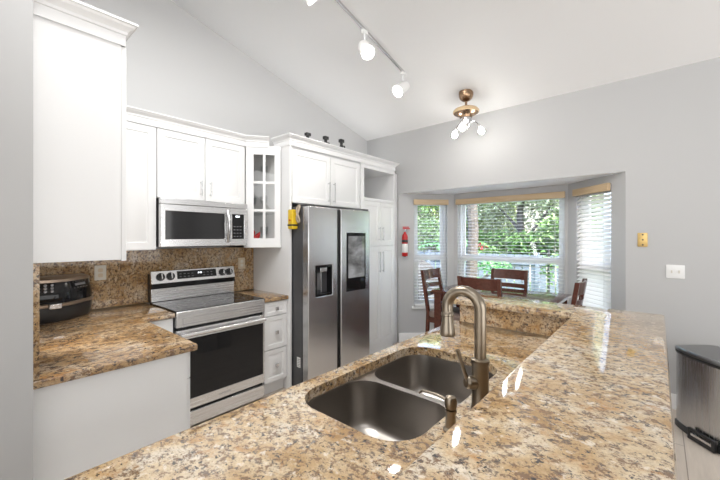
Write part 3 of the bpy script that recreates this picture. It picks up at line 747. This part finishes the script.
for p in (b1, b2):
    bm, (cx, cy) = bowl(p, .19)
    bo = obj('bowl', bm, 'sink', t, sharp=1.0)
    obj('drain', lathe(NB(), [(.055, .0), (.055, .004), (.045, .005), (.04, -.001), (.02, -.001), (.012, .006), (.004, .007)], frame((cx, cy, zr-.19-.005), (1, 0, 0), (0, 1, 0), (0, 0, 1)), 24), 'chrome', bo)
# faucet
fx, fy = 1.105, .44
t = thing('faucet', 'brushed nickel gooseneck pull down faucet behind the sink', 'faucet', (fx, fy, .9145))
ob = obj('body', lathe(NB(), [(.03, 0), (.03, .006), (.027, .012), (.0265, .148), (.029, .152), (.029, .162), (.021, .166)], frame((fx, fy, .9145), (1, 0, 0), (0, 1, 0), (0, 0, 1)), 24), 'nickel', t)
pts = [(fx, fy, 1.075), (fx, fy, 1.12), (fx, fy, 1.18), (fx, fy, 1.238)]
R = .056
for k in range(1, 15):
    a = PI*k/14*1.05; pts.append((fx-.01*k/14, fy+R-R*math.cos(a), 1.238+R*math.sin(a)))
e = Vector(pts[-1]); dn = (e-Vector(pts[-2])).normalized()
obj('spout', tube(NB(), pts + [tuple(e+dn*.015)], .0185, 16), 'nickel', t)
obj('spray_head', lathe(NB(), [(.0192, 0), (.0215, .004), (.0215, .012), (.019, .014), (.0195, .03), (.0245, .062), (.026, .076), (.024, .081), (.016, .081)], axisF(e+dn*.012, dn), 20), 'nickel', t)
hb = Vector((fx, fy, 1.0)); hd = Vector((-.80, .60, .12)).normalized()
h = obj('handle', lathe(NB(), [(.019, 0), (.021, .02), (.021, .045), (.016, .052)], axisF(hb, hd), 16), 'nickel', t)
tube_pts = [hb+hd*.042, hb+hd*.05+V(-.004, .004, .03), hb+hd*.058+V(-.008, .008, .07), hb+hd*.062+V(-.014, .012, .105)]
obj('lever', tube(NB(), tube_pts, [.008, .0065, .006, .007], 10), 'nickel', h)
# soap dispenser
dx, dy = .925, .455
t = thing('soap_dispenser', 'small nickel soap dispenser left of the faucet', 'soap dispenser', (dx, dy, .9145))
obj('base', lathe(NB(), [(.022, 0), (.022, .006), (.016, .012), (.014, .05), (.017, .055), (.017, .062)], frame((dx, dy, .9145), (1, 0, 0), (0, 1, 0), (0, 0, 1)), 18), 'nickel', t)
obj('pump_head', lathe(NB(), [(.012, .063), (.016, .066), (.018, .085), (.014, .098), (.004, .102)], frame((dx, dy, .9145), (1, 0, 0), (0, 1, 0), (0, 0, 1)), 18), 'nickel', t)
obj('nozzle', tube(NB(), [(dx, dy, .998), (dx-.0, dy+.05, 1.006), (dx-.0, dy+.095, 1.003), (dx-.0, dy+.105, .993)], [.005, .0036, .0032, .0032], 8), 'nickel', t)

# ------------------------------------------------------------------ window blinds
def blind(F, s0, s1, tilt, lab, grp):
    L = s1-s0
    t = thing('window_blind', lab, 'blind', F((s0+s1)/2, ZS, -.0), grp)
    obj('valance', B(s0-.012, s1+.012, 1.925, 2.0, -.045, -.012, F=F), 'oak', t, bevel=.004)
    obj('headrail', B(s0+.003, s1-.003, 1.95, 1.995, -.011, .04, F=F), 'slat', t)
    bm = NB(); z = 1.925; n = 0
    while z > ZS+.05:
        zz = []
        for k in range(5):
            a = (k-2)/2; nn = .022*a; zz.append((nn, z + nn*tilt + .002*(1-a*a)))
        for dz0 in (0,):
            top = [[bm.verts.new(F(s, zv+.0013, .018+nv)) for nv, zv in zz] for s in (s0+.008, s1-.008)]
            bot = [[bm.verts.new(F(s, zv-.0013, .018+nv)) for nv, zv in zz] for s in (s0+.008, s1-.008)]
            for k in range(4):
                bm.faces.new((top[0][k], top[0][k+1], top[1][k+1], top[1][k])); bm.faces.new((bot[0][k], bot[1][k], bot[1][k+1], bot[0][k+1]))
            for k in (0, 4): bm.faces.new((top[0][k], top[1][k], bot[1][k], bot[0][k]))
            for sI in (0, 1): bm.faces.new(top[sI] + bot[sI][::-1])
        z -= .043
    obj('slats', bm, 'slat', t)
    obj('bottom_rail', B(s0+.008, s1-.008, ZS+.006, ZS+.026, -.004, .04, F=F), 'slat', t, bevel=.003)
    bm = NB()
    for s in ([s0+.08, s1-.08] if L < .8 else [s0+.1, (s0+s1)/2, s1-.1]):
        for nv in (-.006, .042): cyl(bm, F(s, ZS+.02, nv), F(s, 1.95, nv), .0012, 5)
    obj('ladder_cord', bm, 'slat', t)
blind(F1, .217, .688, .05, 'white slat blind with oak valance on narrow left bay window', 'bay window blinds')
blind(F2, .057, 1.368, .02, 'widest white slat blind with oak valance, on central bay window', 'bay window blinds')
blind(F3w, .142, .618, .85, 'white slat blind with oak valance on right bay window', 'bay window blinds')

# ------------------------------------------------------------------ dining set
t = thing('dining_table', 'dark cherry counter height dining table in the bay', 'table', (3.72, 1.25, 0))
TX0, TX1, TY0, TY1, TZ = 3.43, 4.10, .68, 1.92, .885
obj('tabletop', slab([(TX0, TY0), (TX1, TY0), (TX1, TY1), (TX0, TY1)], TZ-.03, TZ, .006), 'cherry_top', t)
obj('apron', holed(NB(), TX0+.05, TX1-.05, TY0+.05, TY1-.05, [(TX0+.075, TX1-.075, TY0+.075, TY1-.075)], TZ-.12, TZ-.031, WORLD), 'cherry', t)
for x in (TX0+.02, TX1-.10):
    for y in (TY0+.02, TY1-.10): obj('leg', B(x, x+.08, y, y+.08, 0.0, TZ-.0305), 'cherry', t, bevel=.004)
def chair(lab):
    t = thing('dining_chair', lab, 'chair', (0, 0, 0), 'counter height dining chairs')
    sh = .61; w = .21
    obj('seat', slab(rrect(-.20, .22, -w, w, .04, 4), sh-.05, sh+.02, .018), 'seat', t)
    obj('seat_frame', holed(NB(), -.20, .20, -w+.01, w-.01, [(-.175, .175, -w+.035, w-.035)], sh-.11, sh-.051, WORLD), 'cherry', t)
    rake = lambda z: -.205 - max(0, z-sh)*.16
    for s in (-1, 1):
        obj('leg', B(.165, .205, s*(w-.02)-.02, s*(w-.02)+.02, 0, sh-.051), 'cherry', t, bevel=.003)
        bm = NB(); y = s*(w-.018)
        loft(bm, [[(rake(z)+dx - (.03*(sh-z)/sh if z < sh else 0), y+dy, z) for dx, dy in ((-.018, -.018), (.018, -.018), (.018, .018), (-.018, .018))] for z in (0, .3, sh, .85, 1.09)])
        obj('back_post', bm, 'cherry', t, bevel=.003)
    def rail(z0, z1, bow, th=.011):
        bm = NB(); R = []
        for k in range(9):
            a = (k-4)/4; y = a*(w-.037); bx = -bow*(1-a*a)
            R.append([(rake(z0)+bx-th, y, z0), (rake(z0)+bx+th, y, z0), (rake(z1)+bx+th, y, z1 - 0*.0), (rake(z1)+bx-th, y, z1)])
        return loft(bm, R)
    obj('top_rail', rail(.975, 1.085, .03), 'cherry', t)
    obj('back_slat', rail(.88, .925, .03, .009), 'cherry', t)
    obj('back_slat', rail(.785, .83, .03, .009), 'cherry', t)
    bm = NB()
    for s in (-1, 1): box(bm, -.20, .165, s*(w-.02)-.01, s*(w-.02)+.01, .2, .235)
    box(bm, .175, .195, -w+.04, w-.04, .25, .285)
    obj('stretcher', bm, 'cherry', t)
    return t
ch0 = chair('')
def copy_tree(o, parent=None):
    c = o.copy(); COL.objects.link(c)
    if parent is not None: c.parent = parent
    for k in list(o.children): copy_tree(k, c)
    return c
for i, (x, y, a, lab) in enumerate([
        (3.50, 1.30, 0, 'dark cherry dining chair at near long side of table, behind faucet'),
        (3.70, 1.80, -90, 'dark cherry dining chair at left end of table by left window'),
        (3.995, 1.35, 180, 'dark cherry dining chair at far side against the central window'),
        (3.59, .80, 90, 'dark cherry dining chair at right end of table, before right window')]):
    c = ch0 if i == 0 else copy_tree(ch0)
    c.location = (x, y, 0); c.rotation_euler = (0, 0, math.radians(a)); c['label'] = lab

# ------------------------------------------------------------------ wall things
F = FW(WX-.0005)
t = thing('phone_plate', 'brass cover plate with three dark holes on right wall', 'wall plate', (WX, .11, 1.39))
obj('plate', slab(rrect(.076, .147, 1.387, 1.512, .006, 3), .0, .007, .002, F=F), 'gold', t)
for z in (1.405, 1.45, 1.495): obj('hole', lathe(NB(), [(.007, .0072), (.007, .0085), (.003, .0086)], frame(F(.11, z, 0), (0, 1, 0), (0, 0, 1), (-1, 0, 0)), 12), 'black', t)
t = thing('light_switch', 'white double light switch plate on grey wall above bin', 'switch', (WX, -.105, 1.12))
obj('plate', slab(rrect(-.166, -.046, 1.12, 1.236, .006, 3), .0, .007, .002, F=F), 'plate_white', t)
for y in (-.13, -.082): obj('toggle', B(y-.005, y+.005, 1.166, 1.19, .007, .019, F=F), 'ivory', t, bevel=.002)
# fire extinguisher on the angled wall left of window 1
bx = F1(.075, 0, -.05)
t = thing('fire_extinguisher', 'red fire extinguisher hung on grey wall beside pantry', 'fire extinguisher', (bx.x, bx.y, 1.2))
Fx = frame((bx.x, bx.y, 1.21), (1, 0, 0), (0, 1, 0), (0, 0, 1))
cy_ = obj('cylinder', lathe(NB(), [(.036, 0), (.041, .008), (.042, .26), (.036, .29), (.018, .315), (.015, .335)], Fx, 24), 'red', t)
obj('label', lathe(NB(), [(.0423, .05), (.0428, .051), (.0428, .17), (.0423, .171)], Fx, 24, cap=False), 'label_white', cy_, label='white instruction label')
obj('label_band', lathe(NB(), [(.0423, .19), (.0428, .191), (.0428, .225), (.0423, .226)], Fx, 24, cap=False), 'black', cy_)
obj('valve', lathe(NB(), [(.016, .336), (.018, .34), (.018, .37), (.01, .372)], Fx, 14), 'chrome', t)
obj('handle', B(-.012, .012, -.07, .03, .373, .388, F=frame((bx.x, bx.y, 1.21), (.7, .7, 0), (-.7, .7, 0), (0, 0, 1))), 'red', t, bevel=.003)
obj('lever', B(-.012, .012, -.06, .03, .395, .408, F=frame((bx.x, bx.y, 1.21), (.7, .7, 0), (-.7, .7, 0), (0, 0, 1))), 'red', t, bevel=.003)
bm = NB(); box(bm, .05, .10, 1.26, 1.30, -.007, -.0005, F1); box(bm, .06, .09, 1.20, 1.212, -.06, -.0005, F1)
obj('bracket', bm, 'black', t)
# trash can
t = thing('trash_can', 'stainless step bin with curved front and dark lid by right wall', 'trash can', (3.57, -.36, 0))
bu = Vector((.656, -.755, 0)); bv = Vector((-.755, -.656, 0)); BA = Vector((3.68, -.10, 0)); BL, BD = .56, .30
def binring(k, z):
    out = []
    for i in range(25):
        q = i/24; out.append((BL*q, -.055*math.sin(PI*q)**.7))
    out += [(BL, BD-.05), (BL-.015, BD-.015), (BL-.05, BD), (.05, BD), (.015, BD-.015), (0, BD-.05)]
    cx, cy = BL/2, BD/2
    return [tuple(BA + bv*(cx+(a-cx)*k) + bu*(cy+(b-cy)*k) + V(0, 0, z)) for a, b in out]
obj('base', loft(NB(), [binring(1.0, 0), binring(1.02, .004), binring(1.02, .045), binring(1.0, .05)]), 'black', t)
obj('body', loft(NB(), [binring(.99, .051), binring(.99, .575)]), 'steel_v', t)
obj('collar', loft(NB(), [binring(1.0, .576), binring(1.01, .58), binring(1.01, .594), binring(1.0, .596)]), 'black', t)
obj('lid', loft(NB(), [binring(1.0, .597), binring(1.02, .60), binring(1.02, .616), binring(.985, .627), binring(.8, .630)]), 'bin_lid', t)
Fb = frame(BA + bu*-.066, bv, (0, 0, 1), -bu)
obj('pedal', holed(NB(), .185, .375, .004, .085, [(.205, .355, .035, .068)], -.004, .022, Fb), 'black', t, bevel=.004)
obj('pedal_bar', B(.206, .354, .036, .052, .0, .018, F=Fb), 'steel', t)

# ------------------------------------------------------------------ track light
RT = Vector((.6555, -.755, 0)); TW = Vector((-.755, -.6555, 0)); DN = Vector((0, 0, -1))
tv = Vector((1, 0, -.248)).normalized()
TP = lambda x: Vector((x, 1.985, CZ(x)))
t = thing('track_light', 'white ceiling track light with three spot heads on sloped ceiling', 'track light', TP(2.2))
Ft = frame(TP(2.2)+V(0, 0, -.001), tv, (0, 1, 0), Vector((-.248, 0, -1)))
obj('track', B(-1.05, .83, -.009, .009, 0.0, .018, F=Ft), 'chrome', t)
for x, dirv in ((1.66, RT*.6+DN*.7+TW*-.25), (2.35, RT*.28+DN*.75+TW*.6), (2.965, RT*-.62+DN*.62+TW*.5)):
    dirv = dirv.normalized(); p0 = TP(x)+DN*.02; p1 = p0+DN*.15
    hd_ = obj('spot_head', lathe(NB(), [(.015, -.07), (.044, -.057), (.055, -.025), (.058, .03), (.064, .105), (.061, .107), (.056, .098), (.05, .07)], axisF(p1, dirv), 24), 'plate_white', t)
    bm = NB(); box(bm, p0.x-.03, p0.x+.03, p0.y-.014, p0.y+.014, p0.z-.025, p0.z+.005); cyl(bm, p0+DN*.02, p1+DN*-.045, .008, 10)
    obj('stem', bm, 'plate_white', hd_)
    obj('bulb', lathe(NB(), [(.048, .074), (.053, .09), (.036, .102), (.005, .106)], axisF(p1, dirv), 20), 'bulb_soft', hd_)
    add_light('spot_beam', 'SPOT', p1+dirv*.13, 38, (1, .96, .9), target=p1+dirv*2, spot_size=math.radians(95), spot_blend=.9, shadow_soft_size=.04)

# ------------------------------------------------------------------ ceiling fan without blades
fp_ = Vector((3.567, 1.577, CZ(3.567)))
t = thing('ceiling_fan', 'bladeless brass ceiling fan with three lamp light kit', 'ceiling fan', fp_)
Fz = frame((fp_.x, fp_.y, 0), (1, 0, 0), (0, 1, 0), (0, 0, 1))
obj('canopy', lathe(NB(), [(.076, fp_.z+.012), (.076, fp_.z-.03), (.066, fp_.z-.06), (.045, fp_.z-.082), (.02, fp_.z-.092)], Fz, 28), 'bronze', t)
obj('downrod', lathe(NB(), [(.013, fp_.z-.09), (.013, 2.885)], Fz, 14), 'bronze', t)
mh = obj('motor_housing', lathe(NB(), [(.03, 2.89), (.07, 2.878), (.118, 2.855), (.132, 2.832), (.128, 2.812), (.10, 2.795), (.07, 2.785), (.062, 2.76)], Fz, 32), 'bronze', t)
obj('housing_band', lathe(NB(), [(.119, 2.857), (.136, 2.838), (.136, 2.822), (.129, 2.812)], Fz, 32, cap=False), 'oak', mh)
obj('light_hub', lathe(NB(), [(.058, 2.758), (.06, 2.735), (.045, 2.70), (.03, 2.66), (.012, 2.645)], Fz, 24), 'chrome', t)
for k in range(3):
    a = -math.atan2(.755, .6555) + k*2*PI/3
    dr_ = Vector((math.cos(a), math.sin(a), 0))
    c0 = Vector((fp_.x, fp_.y, 0))
    q = [c0+dr_*.04+V(0, 0, 2.72), c0+dr_*.09+V(0, 0, 2.735), c0+dr_*.135+V(0, 0, 2.70), c0+dr_*.15+V(0, 0, 2.665)]
    am = obj('lamp_arm', tube(NB(), q, .008, 8), 'chrome', t)
    ax = (dr_*.35+V(0, 0, -1)).normalized()
    obj('lamp_shade', lathe(NB(), [(.018, -.01), (.026, .0), (.036, .03), (.055, .075), (.052, .075), (.033, .03), (.022, .004)], axisF(q[-1], ax), 20, cap=False), 'clear', am)
    obj('bulb', lathe(NB(), [(.012, .0), (.022, .02), (.034, .045), (.026, .07), (.004, .084)], axisF(q[-1], ax), 16), 'bulb', am)
    add_light('lamp_point', 'POINT', q[-1]+ax*.12, .7, (1, .95, .88), shadow_soft_size=.03)

# ------------------------------------------------------------------ garden
struct('ground', B(WX+.7, 22, -10, 16, -.22, -.10), 'lawn')
def fence(x, y0, y1, z1, lab):
    t = thing('garden_fence', lab, 'fence', (x, (y0+y1)/2, -.1))
    bm = NB(); y = y0
    while y < y1:
        box(bm, x, x+.02, y, y+.128, -.09, z1); y += .15
    obj('boards', bm, 'fence', t)
    y = y0
    while y < y1+.01:
        obj('post', B(x-.05, x, y-.035, y+.035, -.1, z1+.05), 'fence', t); y += 2.4
    obj('rail', B(x-.03, x-.001, y0, y1, z1-.2, z1-.12), 'fence', t); obj('rail', B(x-.03, x-.001, y0, y1, .15, .23), 'fence', t)
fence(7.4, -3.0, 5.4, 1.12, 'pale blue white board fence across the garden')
def leaves(bm, c, rad, n, ls, seed, squash=1.0):
    rnd = random.Random(seed); c = Vector(c)
    for _ in range(int(n*1.7)):
        while True:
            p = Vector((rnd.uniform(-1, 1), rnd.uniform(-1, 1), rnd.uniform(-1, 1)))
            if .15 < p.length < 1: break
        p = c + Vector((p.x*rad[0], p.y*rad[1], p.z*rad[2]))
        R = Euler((rnd.uniform(-.9, .9), rnd.uniform(-.9, .9), rnd.uniform(0, 6.28))).to_matrix()
        L = ls*rnd.uniform(.6, 1.3); W = L*.42
        vs = [bm.verts.new(p + R @ Vector(q)) for q in ((0, 0, 0), (L*.5, W*.5, L*.08), (L, 0, -L*.1), (L*.5, -W*.5, L*.08))]
        bm.faces.new((vs[0], vs[1], vs[2])); bm.faces.new((vs[0], vs[2], vs[3]))
def crown(parent, blobs, mat, ls, seed):
    bm = NB()
    for i, (c, r, n) in enumerate(blobs): leaves(bm, c, r, n, ls, seed*31+i)
    me_ = obj('foliage', bm, mat, parent); return me_
def trunk(parent, pts, r0, r1, extra=()):
    bm = NB(); n = len(pts); tube(bm, pts, [r0+(r1-r0)*i/(n-1) for i in range(n)], 10)
    for e in extra: tube(bm, e, [r1*.7, r1*.45, r1*.25][:len(e)], 8)
    obj('trunk', bm, 'bark', parent)
def tree(name, lab, cat, pos, th, blobs, mat, ls, seed, r0=.12, r1=.06, extra=(), grp=None):
    t = thing(name, lab, cat, (pos[0], pos[1], -.1), grp)
    trunk(t, [(pos[0], pos[1], -.1), (pos[0]+.05, pos[1]-.04, th*.4), (pos[0]+.02, pos[1]+.05, th*.75), (pos[0], pos[1], th)], r0, r1, extra)
    crown(t, blobs, mat, ls, seed)
tree('palm_trunk_tree', 'thick grey trunked tree at left of central window view', 'tree', (6.6, 2.83), 4.2, [((6.7, 2.85, 4.5), (1.2, 1.4, .8), 900)], 'leaf_mid', .22, 1, .11, .09)
tree('garden_tree', 'branching olive toned tree in middle of central window view', 'tree', (9.0, 2.55), 2.6, [((9.1, 2.6, 3.1), (1.2, 1.5, .9), 2600), ((8.9, 1.6, 2.7), (.8, 1.0, .7), 1300), ((9.2, 3.6, 2.6), (.8, .9, .7), 1100), ((9.6, 2.4, 1.9), (.5, 1.7, .8), 1500)], 'leaf_grey', .13, 2, .11, .06, extra=[[(9.0, 2.55, 1.3), (9.0, 2.1, 1.9), (9.0, 1.7, 2.5)], [(9.0, 2.55, 1.6), (9.1, 3.0, 2.1), (9.1, 3.4, 2.5)]])
tree('garden_tree', 'lime green leafy tree upper left behind the fence', 'tree', (10.5, 4.6), 2.8, [((10.4, 4.5, 2.6), (1.2, 1.6, 1.2), 2600), ((10.4, 4.2, 1.6), (.7, 1.4, .9), 1500), ((10.5, 5.8, 2.4), (1, 1.2, 1.3), 1400)], 'leaf_lime', .15, 3, .1, .05)
tree('garden_tree', 'dark green tree seen through the left bay window', 'tree', (9.2, 6.6), 2.2, [((9.2, 6.5, 2.4), (1.2, 1.5, 1.1), 2400), ((9.3, 6.4, 1.2), (1.0, 1.6, .8), 1600)], 'leaf_dark', .17, 4, .1, .05)
tree('garden_bush', 'large bright green bush behind fence, right of central window view', 'bush', (8.3, 1.25), .9, [((8.3, 1.25, 1.55), (.5, .75, .55), 1500), ((8.4, .6, 1.2), (.5, .6, .4), 800)], 'leaf_mid', .13, 5, .05, .03)
tree('garden_bush', 'dark low hedge bush behind the fence centre', 'bush', (8.6, 3.1), .7, [((8.6, 3.0, 1.15), (.5, 1.0, .5), 1500), ((8.5, 2.2, 1.2), (.4, .6, .4), 800)], 'leaf_dark', .12, 6, .05, .03)
tree('garden_bush', 'leafy green bush behind the fence in left window view', 'bush', (8.2, 5.0), .9, [((8.2, 4.9, 1.4), (.5, 1.2, .6), 2000)], 'leaf_mid', .15, 7, .05, .03)
tree('garden_bush', 'bright green shrub outside the right bay window', 'bush', (7.7, -.9), .9, [((7.6, -.75, 1.7), (.4, .5, .8), 900), ((7.8, -1.6, 1.5), (.5, .6, .8), 700)], 'leaf_lime', .14, 8, .05, .03)
tree('garden_tree', 'pale olive tree behind fence at right of central window', 'tree', (10.2, .6), 2.4, [((10.2, .5, 2.9), (1.0, 1.7, .9), 2200), ((10.2, 1.2, 1.9), (.6, 1.4, .8), 1500), ((10.3, -1.5, 2.6), (1, 1.5, 1.2), 1500)], 'leaf_grey', .14, 9, .1, .05)
# palm
t = thing('fan_palm', 'low palm with arching green fronds behind fence, left of centre', 'palm', (8.0, 3.9, -.1))
trunk(t, [(8.0, 3.9, -.1), (8.02, 3.9, .5), (8.0, 3.88, 1.25)], .09, .07)
bm = NB(); rnd = random.Random(5)
for k in range(16):
    a = 2*PI*k/16+rnd.uniform(-.2, .2); L = rnd.uniform(.7, 1.05); lift = rnd.uniform(.25, .8)
    prev = None
    for j in range(12):
        s = j/11; r = L*s; z = 1.25+lift*s*1.1-lift*1.25*s*s
        p = Vector((8.0+r*math.cos(a), 3.88+r*math.sin(a), z)); sd = Vector((-math.sin(a), math.cos(a), 0)); ln = .22*math.sin(PI*min(1, s*.85+.12))
        for sg in (-1, 1):
            q = [p, p+sd*sg*ln*.5+V(.03*math.cos(a), .03*math.sin(a), .01), p+sd*sg*ln+V(.08*math.cos(a), .08*math.sin(a), -.06), p+V(.05*math.cos(a), .05*math.sin(a), 0)]
            bm.faces.new([bm.verts.new(x) for x in q])
obj('fronds', bm, 'leaf_palm', t)
t = thing('flower_shrub', 'low shrub with red blossoms just behind the fence', 'shrub', (7.75, 3.15, -.1))
trunk(t, [(7.75, 3.15, -.1), (7.75, 3.15, .5), (7.75, 3.15, 1.0)], .03, .02)
crown(t, [((7.75, 3.15, 1.1), (.2, .5, .22), 500)], 'leaf_dark', .1, 11)
bm = NB(); leaves(bm, (7.68, 3.12, 1.24), (.10, .26, .07), 45, .09, 77); obj('blossoms', bm, 'petal', t)
t = thing('garden_sapling', 'thin dark staked sapling before the fence, right of centre', 'sapling', (6.9, 1.5, -.1))
obj('stake', cyl(NB(), (6.9, 1.5, -.1), (6.9, 1.5, 1.25), .022, 8), 'dark_metal', t)
bm = NB(); leaves(bm, (6.9, 1.5, .95), (.12, .12, .3), 60, .1, 55); obj('foliage', bm, 'leaf_dark', t)
t = thing('fallen_branch', 'leafy branch leaning low across the fence', 'branch', (6.8, 2.8, -.1))
obj('stem', tube(NB(), [(6.8, 3.25, -.1), (6.8, 2.9, .45), (6.8, 2.4, .85)], [.05, .04, .02], 8), 'bark', t)
bm = NB(); leaves(bm, (6.8, 2.45, .9), (.15, .35, .15), 110, .10, 56); leaves(bm, (6.8, 2.9, .6), (.1, .3, .1), 40, .10, 57); obj('foliage', bm, 'leaf_palm', t)
tag(obj('pole', cyl(NB(), (6.2, 2.75, -.1), (6.3, 2.95, 1.35), .022, 10), 'vinyl'), 'white pole leaning before the fence at left of window', 'pole')
rnd = random.Random(9)
for i, (x, y, s) in enumerate(((6.9, 4.2, .5), (6.3, 3.5, .26), (6.0, 4.1, .17))):
    bm = NB(); bmesh.ops.create_icosphere(bm, subdivisions=3, radius=1)
    for v in bm.verts:
        n = v.co.normalized(); v.co = Vector((n.x*s*.9*(1+.15*math.sin(5*n.y+i)), n.y*s*1.3*(1+.12*math.sin(6*n.z)), max(-.02, n.z*s*2.0*(1+.12*math.sin(7*n.x+i))))) + Vector((x, y, -.1))
    tag(obj('rock', bm, 'rock'), ['largest dark garden boulder, outside the left bay window', 'medium dark garden boulder right of the largest one, toward trunk', 'smallest dark garden boulder in front of the largest one'][i], 'rock', 'garden boulders')
tag(obj('porch_post', B(5.45, 5.57, .42, .54, -.1, 2.9), 'post_blue'), 'pale blue post outside the right bay window', 'post')
t = thing('neighbour_house', 'cream stucco house wall beyond the trees at right', 'house', (13, 1.0, -.1))
obj('wall', holed(NB(), -6.5, 4.2, -.1, 3.2, [(.4, 1.5, 1.2, 2.4)], 0, .2, frame((13, 0, 0), (0, 1, 0), (0, 0, 1), (1, 0, 0))), 'stucco', t)
obj('window', B(.41, 1.49, 1.21, 2.39, .08, .12, F=frame((13, 0, 0), (0, 1, 0), (0, 0, 1), (1, 0, 0))), 'black_glass', t)
obj('roof', prism([(12.7, 3.21), (16, 4.6), (16, 4.8), (12.6, 3.35)], -7, 4.7, F=frame((0, 0, 0), (1, 0, 0), (0, 0, 1), (0, 1, 0))), 'rock', t)
